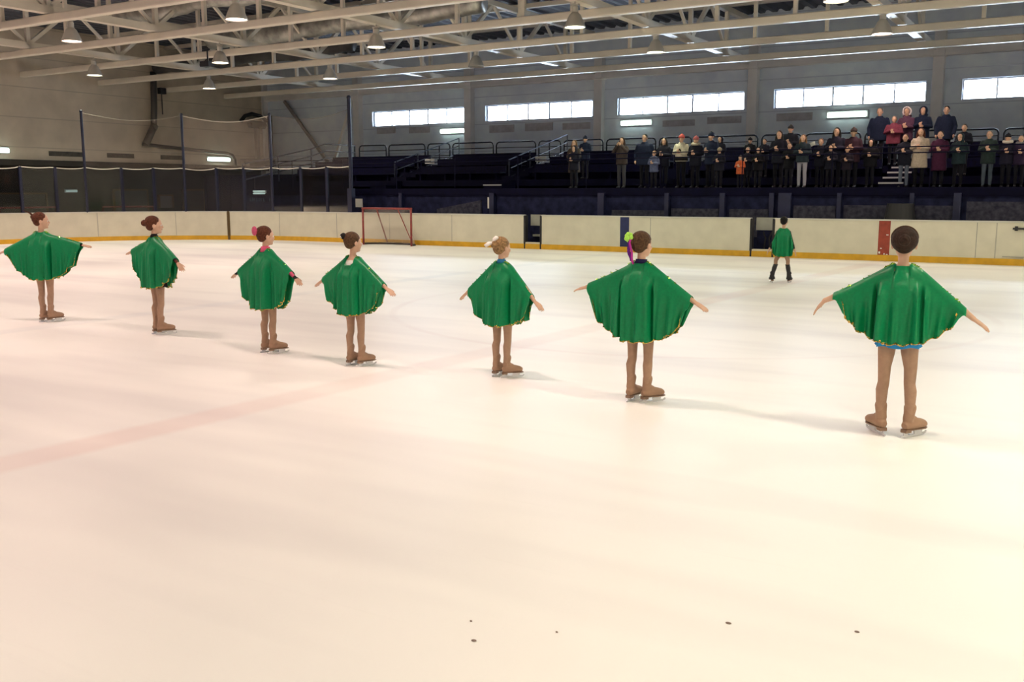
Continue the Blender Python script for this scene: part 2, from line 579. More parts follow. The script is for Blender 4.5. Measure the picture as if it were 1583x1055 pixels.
# windows: frame, mullions and one pane each
for i, (a, b) in enumerate(WINDOWS):
    if b > SIDE_X:
        b = SIDE_X - 0.1
    e = thing('window_%d' % (i + 1), '', '')
    del e['label']; del e['category']
    e['kind'] = 'structure'; e.location = ((a + b) / 2, WALL_Y + 0.16, (WIN_Z0 + WIN_Z1) / 2)
    w = (b - a) / 2; hh = (WIN_Z1 - WIN_Z0) / 2
    fr = MB()
    t = 0.036
    fr.box(-w, w, -0.03, 0.03, -hh, -hh + t); fr.box(-w, w, -0.03, 0.03, hh - t, hh)
    fr.box(-w, -w + t, -0.03, 0.03, -hh, hh); fr.box(w - t, w, -0.03, 0.03, -hh, hh)
    for k in range(1, 5):
        xx = -w + 2 * w * k / 5; mw = 0.032 if k in (2, 3) else 0.024
        fr.box(xx - mw, xx + mw, -0.03, 0.03, -hh + t, hh - t)
    obj('window_frame', fr, M['frame'], e, bevel=0.008)
    pn = MB(); pn.box(-w + t, w - t, -0.006, 0.006, -hh + t, hh - t)
    obj('window_pane', pn, M['glass'], e)

# wall columns
col_words = {-4: 'cream wall column in the far corner of the hall', -3: 'cream wall column left of the first bright window',
             -2: 'cream wall column between the first and second windows from the corner', -1: 'cream wall column between the second and third windows from the corner',
             0: 'cream wall column between the third and fourth windows from the corner', 1: 'cream wall column behind the upper row of spectators, by the last window'}
for k, words in col_words.items():
    xx = COL0 + BAY * k
    if k == -4:
        xx += 0.15
    mb = MB(); mb.box(-0.17, 0.17, -0.30, 0.0, 0, 6.75)
    mb.box(-0.22, 0.22, -0.34, 0.0, 5.86, 5.90)
    tag(obj('wall_column', mb, M['column'], bevel=0.015, loc=(xx, WALL_Y - 0.001, 0)), words, 'column', 'columns along the window wall')

# long roof beams, each a box section with small rounded edges
ordin = ['nearest the window wall', 'second from the window wall', 'third from the window wall', 'fourth from the window wall', 'fifth from the window wall', 'sixth from the window wall, high over the rink', 'seventh from the window wall, nearest to the viewer']
for i, yy in enumerate(BEAM_Y[:6]):
    mb = MB(); mb.box(END_X + 0.02, SIDE_X - 0.02, -0.10, 0.10, 0, 0.20)
    tag(obj('roof_beam', mb, M['steel_cream'], bevel=0.03, loc=(0, yy, BEAM_Z)), 'long cream steel roof beam, ' + ordin[i], 'beam', 'long roof beams')

# lattice girders across the hall, resting on the long beams
G_X = [COL0 - 0.2 + BAY * k for k in range(-3, 3)]
g_words = ['cream lattice girder nearest the end wall', 'cream lattice girder second from the end wall', 'cream lattice girder third from the end wall',
           'cream lattice girder fourth from the end wall', 'cream lattice girder fifth from the end wall', 'cream lattice girder farthest from the end wall']
Y_END = WALL_Y - 0.36
for gi, gx in enumerate(G_X):
    g = thing('roof_girder', g_words[gi], 'girder', (gx, Y_END, 6.06), 0, 'lattice girders across the hall')
    top = ROOF_Z - 6.06 - 0.14
    lo = 9.0 - Y_END
    mb = MB(); mb.box(-0.12, 0.12, lo, 0, 0, 0.19)
    obj('lower_chord', mb, M['steel_cream'], g)
    mb = MB(); mb.box(-0.09, 0.09, lo, 0, top - 0.16, top)
    obj('upper_chord', mb, M['steel_cream'], g)
    ys = [y - Y_END for y in BEAM_Y if y > 9.5]
    for j, y in enumerate(ys):
        mb = MB(); mb.box(-0.06, 0.06, y - 0.06, y + 0.06, 0.15, top - 0.12)
        obj('post', mb, M['steel_cream'], g)
    for j in range(len(ys) - 1):
        ya, yb = ys[j], ys[j + 1]
        ym = (ya + yb) / 2
        mb = MB(); mb.bar((0, ya - 0.05, 0.17), (0, ym, top - 0.1), 0.08)
        obj('brace', mb, M['steel_cream'], g)
        mb = MB(); mb.bar((0, ym, top - 0.1), (0, yb + 0.05, 0.17), 0.11)
        obj('brace', mb, M['steel_cream'], g)

# short posts and slanting stays standing on the long beams in mid bay
for i, yy in enumerate(BEAM_Y[1:6]):
    t_ = thing('beam_bracing', 'row of thin posts on the roof beam ' + ordin[i + 1].split(',')[0], 'bracing', (0, yy, BEAM_Z + 0.19), 0, 'bracing on the long roof beams')
    for k in range(-3, 2):
        for q in (0.33, 0.67):
            xx = COL0 - 0.2 + BAY * (k + q)
            if yy < 20 and xx > -9:
                continue
            mb = MB(); mb.box(xx - 0.05, xx + 0.05, -0.05, 0.05, 0, ROOF_Z - BEAM_Z - 0.25)
            obj('post', mb, M['steel_cream'], t_)
# purlins under the deck
for i, yy in enumerate([y for y in BEAM_Y if y > 12]):
    mb = MB(); mb.box(END_X + 0.02, SIDE_X - 0.02, -0.07, 0.07, 0, 0.14)
    tag(obj('roof_purlin', mb, M['steel_cream'], loc=(0, yy + 0.05, ROOF_Z - 0.14)), 'thin cream purlin under the dark deck, ' + ordin[i], 'purlin', 'purlins under the roof deck')

# foil air ducts up in the roof
def duct(name, a, b, r, m, label, seg=26):
    mb = MB(); a = Vector(a); b = Vector(b)
    pts = []; rad = []
    for i in range(seg + 1):
        f = i / seg
        p = a.lerp(b, f) + Vector((0, 0.05 * sin(f * 19), 0.05 * sin(f * 13 + 1)))
        pts.append(p); rad.append(r * (1 + 0.05 * sin(i * 2.4)))
    mb.tube(pts, rad, 16, ref=(0, 0, 1))
    o = obj(name, mb, m, smooth=True)
    return tag(o, label, 'duct', 'ducts up in the roof')
duct('air_duct', (-27.5, 24.6, 6.95), (-15.8, 24.3, 7.05), 0.34, M['duct'], 'long silvery foil air duct lying in the roof girders above the left lamps')
duct('air_duct', (-26.0, 19.4, 6.85), (-18.2, 19.2, 6.95), 0.26, M['duct'], 'shorter silvery air duct in the roof at the upper left')
duct('air_duct', (-34.2, 27.6, 6.75), (-23.2, 27.2, 6.8), 0.26, M['dark_duct'], 'dark round air duct under the roof near the end wall')

# ================================================================== lamps
lamp_cols = {'pink': (1.0, 0.725, 0.62), 'green': (0.94, 0.96, 0.69), 'white': (1.0, 0.86, 0.70), 'warm': (1.0, 0.91, 0.69)}
lens = {}
for k, c in lamp_cols.items():
    lens[k] = mat('lamp_glow_' + k, (1, 1, 1), 0.5, emit=c, estr=9.0)
lens['off'] = mat('lamp_lens_off', (0.25, 0.26, 0.22), 0.3)


def bell_lamp(x, y, tone, label, on=True, power=1.0):
    t = thing('bell_lamp', label, 'lamp', (x, y, LAMP_Z), 0, 'bell shaped rink lamps')
    b = MB()
    b.lathe([(0.245, 0.0), (0.255, 0.01), (0.235, 0.06), (0.19, 0.17), (0.14, 0.28), (0.085, 0.34), (0.075, 0.345), (0.075, 0.33), (0.13, 0.27), (0.18, 0.16), (0.225, 0.05), (0.243, 0.0)], n=28)
    obj('bell_shade', b, M['bell'] if on else M['bell_off'], t, smooth=True)
    b = MB(); b.lathe([(0.0, 0.345), (0.08, 0.345), (0.08, 0.47), (0.05, 0.50), (0.0, 0.50)], n=18)
    obj('ballast_cap', b, M['bell'], t, smooth=False)
    b = MB(); b.tube([(0, 0, 0.49), (0, 0, BEAM_Z + 0.24 - LAMP_Z)], 0.02, 8)
    b.box(-0.11, 0.11, -0.03, 0.03, 0.50, 0.535)
    obj('hanger', b, M['bell'], t)
    b = MB(); b.lathe([(0.0, 0.028), (0.16, 0.024), (0.225, 0.02), (0.225, 0.035), (0.0, 0.04)], n=28)
    obj('lens', b, lens[tone] if on else lens['off'], t, smooth=True)
    if on:
        l = bpy.data.lights.new('lamp_light', 'SPOT')
        l.energy = LAMP_POWER * power; l.color = lamp_cols[tone]
        l.spot_size = radians(156); l.spot_blend = 0.6; l.shadow_soft_size = 0.22
        lo_ = bpy.data.objects.new('lamp_light', l); COL.objects.link(lo_)
        lo_.parent = t; lo_.location = (0, 0, -0.03)
    return t


lamp_info = {
    (-22.95, 15.93): ('pink', 'lit bell lamp hanging at the upper left, over the second skater'),
    (-28.95, 20.85): ('green', 'greenish lit bell lamp hanging in front of the end wall, left'),
    (-16.95, 15.93): ('pink', 'large pinkish lit bell lamp high above the net wall'),
    (-22.95, 20.85): ('white', 'lit bell lamp with a box beside it, second row from the window wall'),
    (-28.95, 25.70): ('white', 'small lit bell lamp closest to the hall corner'),
    (-16.95, 20.85): ('warm', 'lit bell lamp above the hockey goal, second row from the windows'),
    (-22.95, 25.70): ('white', 'small lit bell lamp above the corner window, row nearest the windows'),
    (-10.95, 20.85): ('green', 'lit bell lamp with green rim, high above the second window'),
    (-10.95, 25.70): ('green', 'lit bell lamp with green rim hanging above the third window'),
    (-4.95, 20.85): ('warm', 'lit bell lamp at the top edge, cut off above the fourth window'),
    (-4.95, 25.70): ('pink', 'pinkish lit bell lamp hanging above the fourth window'),
}
def lamp_power(x, y):
    # ageing lamps burn unevenly over the rink
    if y < 3:
        return 0.95 if x < -8 else (0.66 if x < -3 else 1.15)
    if y < 8:
        return 0.95 if x < -14 else (1.05 if x < -8 else (1.08 if x < 0 else 1.20))
    if y < 13:
        return 1.0 if x < -14 else (0.60 if x < -8 else (0.55 if x < 0 else 0.8))
    if y < 18:
        return 1.0 if x < -14 else (0.42 if x < -8 else (0.48 if x < 0 else 0.7))
    if y < 23:
        return 0.88 if x < -14 else 0.66
    return 0.76


for (lx, ly), (tone, lab) in lamp_info.items():
    bell_lamp(lx, ly, tone, lab, power=lamp_power(lx, ly))
bell_lamp(-16.95, 25.70, 'white', 'unlit grey bell lamp in front of the beam by the second window', on=False)
# the rest of the lamp grid, over the near half of the rink
tones = ['white', 'warm', 'pink', 'warm', 'white', 'green']
q = 0
for ly in (1.2, 6.1, 11.0, 15.93, 20.85, 25.70):
    for lx in (-28.95, -22.95, -16.95, -10.95, -4.95, 1.05, 7.05):
        if (lx, ly) in lamp_info or (lx, ly) == (-16.95, 25.70):
            continue
        q += 1
        tone = 'pink' if lx < -14 or (ly < 8 and lx < -3) else ('warm' if lx > -3 else ('white' if ly < 13 else 'green'))
        pw = lamp_power(lx, ly)
        bell_lamp(lx, ly, tone, 'lit bell lamp hanging beyond the edges of the picture', power=pw)

# small black camera box beside one lamp
mb = MB(); mb.box(-0.22, 0.16, -0.12, 0.12, -0.08, 0.08); mb.tube([(0, 0, 0.05), (0, 0, 0.45)], 0.025, 8); mb.tube([(-0.22, 0, 0), (-0.30, 0, -0.01)], 0.06, 10, ref=(0, 0, 1))
tag(obj('ceiling_camera', mb, M['black'], loc=(-23.55, 20.9, LAMP_Z + 0.02)), 'dark boxy camera hanging beside the lit bell lamp near the end wall', 'camera')


# ================================================================== rink boards
def board_path(x_from, x_to, left_end=False):
    pts = []
    if left_end:
        pts += [(-29.80, 6.0), (-29.80, 12.0), (-29.80, ARC_C[1])]
    for i in range(1, 41):
        a = pi - (pi / 2) * i / 40
        px, py = ARC_C[0] + ARC_R * cos(a), ARC_C[1] + ARC_R * sin(a)
        if (left_end or px > x_from + 0.02) and px < x_to - 0.02:
            pts.append((px, py))
    if not left_end:
        y0 = BOARD_Y if x_from >= ARC_C[0] else ARC_C[1] + sqrt(ARC_R ** 2 - (x_from - ARC_C[0]) ** 2)
        pts.insert(0, (x_from, y0))
    y1 = BOARD_Y if x_to >= ARC_C[0] else ARC_C[1] + sqrt(ARC_R ** 2 - (x_to - ARC_C[0]) ** 2)
    pts.append((x_to, y1))
    return [Vector((p[0], p[1], 0)) for p in pts]


def strip(path, off0, off1, z0, z1):
    """solid strip along a path, between two offsets to its outer (left) side"""
    mb = MB(); vs = []; k = len(path)
    for i, p in enumerate(path):
        t = (path[min(i + 1, k - 1)] - path[max(i - 1, 0)]).normalized()
        nrm = Vector((-t.y, t.x, 0))
        for o_, z in ((off0, z0), (off1, z0), (off1, z1), (off0, z1)):
            q_ = p + nrm * o_; vs.append((q_.x, q_.y, z))
    fs = []
    for i in range(k - 1):
        for j in range(4):
            j2 = (j + 1) % 4
            fs.append((i * 4 + j, (i + 1) * 4 + j, (i + 1) * 4 + j2, i * 4 + j2))
    fs.append((0, 1, 2, 3)); fs.append((k * 4 - 1, k * 4 - 2, k * 4 - 3, k * 4 - 4))
    mb.add(vs, fs)
    return mb


def boards(path, label, stripe=None, joints=()):
    t = thing('dasher_boards', label, 'rink boards', (path[0].x, path[0].y, 0), 0, 'white boards round the rink')
    P = [p - path[0] for p in path]
    obj('panel', strip(P, 0.0, 0.10, 0.0, BOARD_H - 0.03), M['board'], t)
    obj('kick_plate', strip(P, -0.015, 0.001, 0.0, 0.145), M['kick'], t)
    obj('cap_rail', strip(P, -0.02, 0.13, BOARD_H - 0.03, BOARD_H), M['cap'], t)
    if stripe:
        x0, x1, m, nm = stripe
        mb = MB(); mb.box(x0 - path[0].x, x1 - path[0].x, -0.006, 0.004, 0.146, BOARD_H - 0.031)
        obj(nm, mb, m, t)
    for jx in joints:
        yj = BOARD_Y if jx >= ARC_C[0] else ARC_C[1] + sqrt(ARC_R ** 2 - (jx - ARC_C[0]) ** 2)
        mb = MB(); mb.box(jx - path[0].x - 0.008, jx - path[0].x + 0.008, yj - path[0].y - 0.004, yj - path[0].y + 0.02, 0.15, BOARD_H - 0.04)
        obj('joint', mb, M['grey_panel'], t)
    return t


boards(board_path(0, -25.80, True), 'curved white rink boards with yellow kick strip behind the two farthest left skaters', joints=(-28.9, -27.3))
boards(board_path(-25.72, -14.25), 'white rink boards with yellow kick strip behind the hockey goal', joints=(-23.9, -21.4, -19.2, -16.8))
boards(board_path(-13.67, -7.56), 'white rink boards crossed by a navy blue stripe', (-11.19, -10.93, M['blue_stripe'], 'blue_stripe'), joints=(-10.3,))
bt = boards(board_path(-6.95, 8.9), 'white rink boards crossed by a red stripe', (-4.46, -4.20, M['red_stripe'], 'red_stripe'), joints=(-2.35, -1.95))
mb = MB(); mb.box(5.32, 5.60, -0.05, 0.0, 0.80, 0.835); mb.box(5.36, 5.42, -0.03, 0.0, 0.77, 0.87)
obj('latch', mb, M['black'], bt)
mb = MB(); mb.box(5.15, 6.2, -0.03, 0.0, 0.185, 0.20)
obj('ledge', mb, M['grey_panel'], bt)
# chipped white scuffs on the red stripe
mb = MB()
for (xx, zz, w_, h_) in ((2.69, 0.62, .05, .018), (2.56, 0.30, .04, .02), (2.53, 0.20, .04, .05), (2.64, 0.17, .03, .03), (2.70, 0.16, .04, .02)):
    mb.box(xx - w_ / 2, xx + w_ / 2, -0.010, -0.0061, zz - h_ / 2, zz + h_ / 2)
obj('scuff_marks', mb, M['paper'], bt)

mb = MB(); mb.box(-0.045, 0.045, -0.03, 0.12, 0, BOARD_H)
tag(obj('board_post', mb, M['brown_post'], loc=(-25.76, 23.44, 0)), 'narrow rusty brown post between two stretches of white rink boards', 'post')


def gate(x0, x1, label, legs):
    w = x1 - x0
    t = thing('bench_gate', label, 'gate', ((x0 + x1) / 2, BOARD_Y, 0), 0, 'open gates in the rink boards')
    for s in (-1, 1):
        mb = MB(); mb.box(s * w / 2 - 0.03 - (0.02 if s > 0 else -0.02), s * w / 2 + 0.03 - (0.02 if s > 0 else -0.02), -0.01, 0.13, 0, BOARD_H - 0.02)
        obj('gate_post', mb, M['black'], t)
    mb = MB(); mb.box(-w / 2 + 0.05, w / 2 - 0.05, 0.30, 0.34, 0.66, 0.98); obj('upper_panel', mb, M['grey_panel'], t)
    mb = MB(); mb.box(-w / 2 - 0.02, w / 2 + 0.02, 0.62, 0.66, 0.0, 0.70); obj('back_panel', mb, M['under'], t)
    mb = MB(); mb.box(-w / 2 + 0.05, w / 2 - 0.05, -0.005, 0.12, 0.0, 0.19); obj('sill', mb, M['board'], t)
    mb = MB(); mb.box(-w / 2 + 0.05, w / 2 - 0.05, -0.018, -0.006, 0.0, 0.145); obj('kick_plate', mb, M['kick'], t)
    if legs:
        for s in (-1, 1):
            mb = MB(); mb.bar((s * 0.10, 0.45, 0.05), (s * 0.045, 0.45, 0.45), 0.03); mb.bar((s * 0.045, 0.45, 0.45), (s * 0.11, 0.45, 0.62), 0.03)
            obj('table_leg', mb, M['black'], t)
    else:
        mb = MB(); mb.box(-w / 2 + 0.06, w / 2 - 0.06, 0.40, 0.60, 0.34, 0.40); obj('bench_seat', mb, M['grey_panel'], t)
gate(-14.25, -13.67, 'open bench gate in the white boards, right of the hockey goal', False)
gate(-7.56, -6.95, 'open bench gate in the boards beside the distant skater', True)

# ================================================================== hockey goal
g = thing('hockey_goal', 'red hockey goal with pale net standing against the far boards', 'hockey goal', (-18.77, 23.40, 0), 0)
hw, gh, gd = 0.94, 1.13, 0.58
for s in (-1, 1):
    mb = MB(); mb.tube([(s * hw, 0, 0), (s * hw, 0, gh)], 0.032, 12)
    obj('goal_post', mb, M['goal_red'], g, smooth=True)
mb = MB(); mb.tube([(-hw - 0.03, 0, gh), (hw + 0.03, 0, gh)], 0.032, 12, ref=(0, 0, 1)); obj('crossbar', mb, M['goal_red'], g, smooth=True)
mb = MB(); base = [(-hw, 0, 0.03)] + [(-hw * 0.98 + 0.0, 0.2, 0.03)] + [(-0.62, gd * 0.8, 0.03), (-0.3, gd, 0.03), (0.3, gd, 0.03), (0.62, gd * 0.8, 0.03), (hw * 0.98, 0.2, 0.03), (hw, 0, 0.03)]
mb.tube(base, 0.03, 10, ref=(0, 0, 1)); obj('base_frame', mb, M['goal_pad'], g, smooth=True)
mb = MB(); mb.bar((-0.55, 0.20, gh - 0.02), (-0.45, gd, 0.05), 0.028); mb.bar((0.28, 0.20, gh - 0.02), (0.62, gd * 0.82, 0.05), 0.028)
mb.tube([(-hw, 0, gh), (-0.55, 0.25, gh), (0.55, 0.25, gh), (hw, 0, gh)], 0.014, 8, ref=(0, 0, 1))
obj('back_stay', mb, M['goal_red'], g)
mb = MB(); vs = []; fs = []
topc = [(-hw, 0.0), (-hw * .95, 0.12), (-0.55, 0.25), (0.0, 0.27), (0.55, 0.25), (hw * .95, 0.12), (hw, 0.0)]
botc = [(-hw, 0.0), (-hw * .98, 0.2), (-0.62, gd * .8), (0.0, gd * 1.02), (0.62, gd * .8), (hw * .98, 0.2), (hw, 0.0)]
for j in range(9):
    f = j / 8
    for a, b in zip(topc, botc):
        sag = 0.10 * sin(pi * f)
        vs.append((a[0] * (1 - f) + b[0] * f, a[1] * (1 - f) + b[1] * f - sag * (0.6 if abs(a[0]) < .9 else 0) * 0.5, gh * (1 - f) + 0.03 * f))
k7 = len(topc)
for j in range(8):
    for i in range(k7 - 1):
        fs.append((j * k7 + i, j * k7 + i + 1, (j + 1) * k7 + i + 1, (j + 1) * k7 + i))
mb.add(vs, fs); mb.add([(a[0], a[1], gh) for a in topc], [tuple(range(k7))])
obj('net', mb, M['goal_net'], g, smooth=True)

# ================================================================== end shielding: posts, clear panels, nets
def arc_point(x, y, out=0.06):
    v = Vector((x - ARC_C[0], y - ARC_C[1]))
    if x > ARC_C[0]:
        return Vector((x, BOARD_Y + out, 0))
    v.normalize()
    return Vector((ARC_C[0] + v.x * (ARC_R + out), ARC_C[1] + v.y * (ARC_R + out), 0))
post_xy = [(-29.80, 17.3), (-29.67, 18.44), (-29.39, 19.47), (-29.03, 20.31), (-28.44, 21.26), (-27.78, 22.03), (-27.02, 22.69), (-26.1, 23.28), (-25.2, 23.67), (-24.18, 23.95), (-22.97, 24.08), (-21.82, 24.08), (-20.80, 24.08)]
posts = [arc_point(*p) for p in post_xy]
SH_TOP = 2.44
tall = {3: 4.28, 6: 4.25, 9: 4.22, 12: 4.62}
for i, p in enumerate(posts):
    if i in tall:
        w_ = 0.045 if i != 12 else 0.06
        mb = MB(); mb.tube([(0, 0, BOARD_H - 0.02), (0, 0, tall[i])], w_, 10); mb.box(-0.07, 0.07, -0.07, 0.07, BOARD_H - 0.02, BOARD_H + 0.04)
        mb.ball((0, 0, tall[i]), w_ * 1.2, nu=10, nv=6)
        if i == 12:
            mb.box(-0.09, 0.09, -0.09, 0.09, BOARD_H, 1.75)
        lab = {3: 'tall navy net pole behind the boards, nearest the first skater', 6: 'tall navy net pole under the ventilation pipe', 9: 'tall navy net pole with pale tip in front of the corner column', 12: 'thick navy net pole at the corner of the spectator stand'}[i]
        tag(obj('net_pole', mb, M['navy_pole'], loc=p), lab, 'pole', 'tall poles that carry the net')
    else:
        mb = MB(); mb.box(-0.04, 0.04, -0.04, 0.04, BOARD_H - 0.02, SH_TOP + 0.02)
        nb = 'th from the left'
        words = {0: 'short navy shield post at the picture edge', 1: 'short navy shield post left of the first skater\'s head', 2: 'short navy shield post right of the first skater\'s head', 4: 'short navy shield post between the first and second tall poles, left one',
                 5: 'short navy shield post between the first and second tall poles, right one', 7: 'short navy shield post right of the second tall pole', 8: 'short navy shield post two places right of the second tall pole', 10: 'short navy shield post right of the third tall pole', 11: 'short navy shield post next to the stand corner pole'}
        tag(obj('shield_post', mb, M['navy_pole'], loc=p), words[i], 'post', 'short posts of the clear shield')
pane_words = ['at the left picture edge', 'left of the first skater\'s head', 'above the first skater\'s head', 'just left of the first tall pole', 'just right of the first tall pole', 'halfway between first and second tall poles', 'just left of the second tall pole',
              'just right of the second tall pole', 'midway between second and third tall poles', 'just left of the third tall pole', 'just right of the third tall pole', 'midway between third and last tall poles', 'next to the stand corner pole']
for i in range(len(posts) - 1):
    a, b = posts[i], posts[i + 1]
    d = (b - a).normalized()
    mb = MB(); mb.bar(a + d * 0.045 + Vector((0, 0, 1.70)), b - d * 0.045 + Vector((0, 0, 1.70)), 0.012, SH_TOP - 0.04 - BOARD_H)
    mm = a.lerp(b, 0.5)
    o = obj('acrylic_shield', mb, M['plexi'])
    tag(o, 'clear shield pane on the boards, ' + pane_words[i], 'clear panel', 'clear shield panes')
# white cord along the top of the shield, slightly slack between the posts
mb = MB(); pts = []
for i in range(len(posts) - 1):
    for k in range(8):
        f = k / 8
        p = posts[i].lerp(posts[i + 1], f); pts.append((p.x, p.y, SH_TOP - 0.005 - 0.035 * sin(pi * f) * (1 if i % 3 else 1.6) + 0.02 * (i % 2)))
pts.append((posts[-1].x, posts[-1].y, SH_TOP))
mb.tube(pts, 0.016, 6, ref=(0, 0, 1))
tag(obj('edge_cord', mb, M['rope'], smooth=True), 'slack white cord along the top of the clear shield', 'cord')
tl = sorted(tall)
net_words = ['pale hanging net between the first and second tall poles', 'pale hanging net with sagging top cord under the pinkish lamp', 'thin hanging net beside the stand corner pole']
for q_ in range(3):
    i0, i1 = tl[q_], tl[q_ + 1]
    pa = [posts[i] for i in range(i0, i1 + 1)]
    nseg = 24; topz0, topz1 = tall[i0] - 0.04, min(tall[i1], 4.3) - 0.04
    vs = []; cord = []
    for k in range(nseg + 1):
        f = k / nseg; g_ = f * (len(pa) - 1); j = min(int(g_), len(pa) - 2)
        p = pa[j].lerp(pa[j + 1], g_ - j)
        zt = topz0 + (topz1 - topz0) * f - 0.20 * sin(pi * f) ** 1.0
        cord.append((p.x, p.y, zt))
        for r_ in range(9):
            vs.append((p.x, p.y + 0.03 * sin(k * 0.9 + r_) * sin(pi * r_ / 8), SH_TOP + (zt - SH_TOP) * r_ / 8))
    fs = [(k * 9 + r_, (k + 1) * 9 + r_, (k + 1) * 9 + r_ + 1, k * 9 + r_ + 1) for k in range(nseg) for r_ in range(8)]
    mb = MB(); mb.add(vs, fs)
    nt_ = thing('safety_net', net_words[q_], 'net', (0, 0, 0), 0, 'nets behind the boards')
    obj('net_mesh', mb, M['net'] if q_ == 1 else M['net_thin'], nt_, smooth=True)
    mb = MB(); mb.tube(cord, 0.015 if q_ == 1 else 0.006, 6, ref=(0, 0, 1)); obj('top_cord', mb, M['rope'] if q_ == 1 else M['cord_grey'], nt_, smooth=True)

# ================================================================== end wall fittings
PLX, PLZ = -25.75, 1.63
mb = MB(); mb.box(END_X + 0.16, -26.7, 29.95, 30.05, 0.0, 2.36); mb.box(END_X + 0.16, -26.7, 29.90, 29.95, 2.28, 2.36)
for k in range(6):
    mb.box(END_X + 0.3 + k * 1.5, END_X + 0.36 + k * 1.5, 29.92, 29.95, 0, 2.28)
tag(obj('corner_partition', mb, M['stand']), 'dark navy partition in the hall corner behind the clear shield', 'partition')
def wall_lamp(loc, rz, length, label, m='tube', bars=1, h=0.15):
    t = thing('wall_lamp', label, 'lamp', loc, rz, 'fluorescent wall lamps')
    mb = MB(); mb.box(-length / 2 - 0.05, length / 2 + 0.05, -0.04, 0.0, -h / 2 - 0.03, h / 2 + 0.05); obj('housing', mb, M['housing'], t, bevel=0.01)
    for k in range(bars):
        g_ = 1.0 if h > 0.1 else 0.5
        z = 0 if bars == 1 else (-0.10 * g_ if k else 0.07 * g_)
        hh_ = h / 2 if bars == 1 else 0.045 * g_
        mb = MB(); mb.tube([(-length / 2, -0.07, z), (length / 2, -0.07, z)], [(0.05, hh_), (0.05, hh_)] , 14, ref=(0, 0, 1)); obj('tube', mb, M[m], t, smooth=True)
wall_lamp((END_X + 0.02, 30.97, 3.10), radians(90), 1.25, 'bright fluorescent lamp on the end wall under the ventilation pipe')
wall_lamp((END_X + 0.02, 20.40, 3.15), radians(90), 1.25, 'bright fluorescent lamp on the end wall at the left picture edge')
wall_lamp((-23.66, WALL_Y - 0.02, 4.17), 0, 1.2, 'bright fluorescent lamp under the window nearest the corner')
wall_lamp((-15.24, WALL_Y - 0.02, 4.20), 0, 1.2, 'bright fluorescent lamp under the third window from the corner')
wall_lamp((-7.54, WALL_Y - 0.02, 4.19), 0, 1.25, 'bright fluorescent lamp under the fourth window, left of the upper spectators')
wall_lamp((-28.9, WALL_Y - 0.02, 2.56), 0, 1.0, 'double tube lamp low on the wall beside the stand corner pole', bars=2)
wall_lamp((END_X - 2.98, 25.5, 1.68), radians(90), 0.5, 'small dim lamp in the dark recess left of the second skater', 'tube_dim', h=0.07)
wall_lamp((PLX, 24.975, PLZ), 0, 0.52, 'small double dim lamp on the left end of the stand front', 'tube_dim', bars=2, h=0.02)

for i, (y0, y1, z0, z1, w_) in enumerate([(22.67, 24.09, 3.01, 3.19, 'left of the first tall pole'), (25.21, 26.48, 3.02, 3.20, 'below the bend of the ventilation pipe'), (27.83, 29.01, 3.02, 3.20, 'left of the end wall lamp')]):
    mb = MB(); mb.box(END_X - 0.01, END_X + 0.03, y0, y1, z0, z1)
    for k in range(4):
        zz = z0 + 0.03 + k * 0.04; mb.box(END_X + 0.03, END_X + 0.045, y0 + 0.03, y1 - 0.03, zz, zz + 0.015)
    tag(obj('vent_grille', mb, M['vent']), 'dark slatted vent grille on the end wall, ' + w_, 'vent', 'vent grilles on the end wall')
for i, (x0, x1, z0, z1, w_) in enumerate([(-27.78, -26.74, 4.18, 4.44, 'under the first window, left'), (-26.0, -24.88, 4.15, 4.42, 'under the first window, middle'), (-21.84, -20.65, 4.04, 4.34, 'under the second window, left'), (-20.13, -18.85, 4.05, 4.36, 'under the second window, middle'),
                                          (-18.41, -17.18, 4.05, 4.30, 'under the second window, right'), (-14.18, -12.93, 4.02, 4.24, 'under the third window, middle'), (-12.45, -11.19, 4.06, 4.30, 'under the third window, right'), (-9.93, -8.69, 4.06, 4.32, 'under the fourth window, left')]):
    mb = MB(); mb.box(x0, x1, WALL_Y - 0.03, WALL_Y + 0.01, z0, z1)
    for k in range(5):
        zz = z0 + 0.03 + k * 0.045; mb.box(x0 + 0.03, x1 - 0.03, WALL_Y - 0.045, WALL_Y - 0.03, zz, zz + 0.015)
    tag(obj('vent_grille', mb, M['vent_grey']), 'faint grey vent grille ' + w_, 'vent', 'vent grilles on the window wall')

# ventilation pipe: down from the roof, a slanting bend, then along the wall and down
px = END_X + 0.24
mb = MB(); mb.tube([(px, 27.50, 6.6), (px, 27.45, 5.2), (px, 27.38, 4.40)], 0.13, 14); mb.tube([(px + 0.02, 27.40, 4.42), (px + 0.02, 27.32, 4.26)], 0.16, 14)
mb2 = MB(); mb2.tube([(px + 0.02, 27.36, 4.36), (px + 0.04, 26.90, 3.62)], 0.15, 14)
mb3 = MB(); mb3.tube([(px, 26.78, 3.60), (px, 27.4, 3.57), (px, 29.5, 3.46), (px, 31.3, 3.38), (px, 31.62, 3.30), (px, 31.76, 3.1), (px, 31.78, LEDGE + 0.02)], 0.075, 12, ref=(1, 0, 0))
vp = thing('ventilation_pipe', 'dark bent ventilation pipe running down and along the end wall', 'pipe')
obj('drop_pipe', mb, M['pipe'], vp, smooth=True); obj('elbow', mb2, M['pipe'], vp, smooth=True); obj('wall_run', mb3, M['pipe'], vp, smooth=True)
mb = MB(); mb.box(END_X + 0.005, END_X + 0.2, 27.85, 28.15, 5.75, 6.0); mb.tube([(END_X + 0.1, 27.98, 5.85), (END_X + 0.1, 27.98, 4.9)], 0.02, 8)
tag(obj('junction_box', mb, M['black']), 'small black box high on the end wall beside the ventilation pipe', 'box')
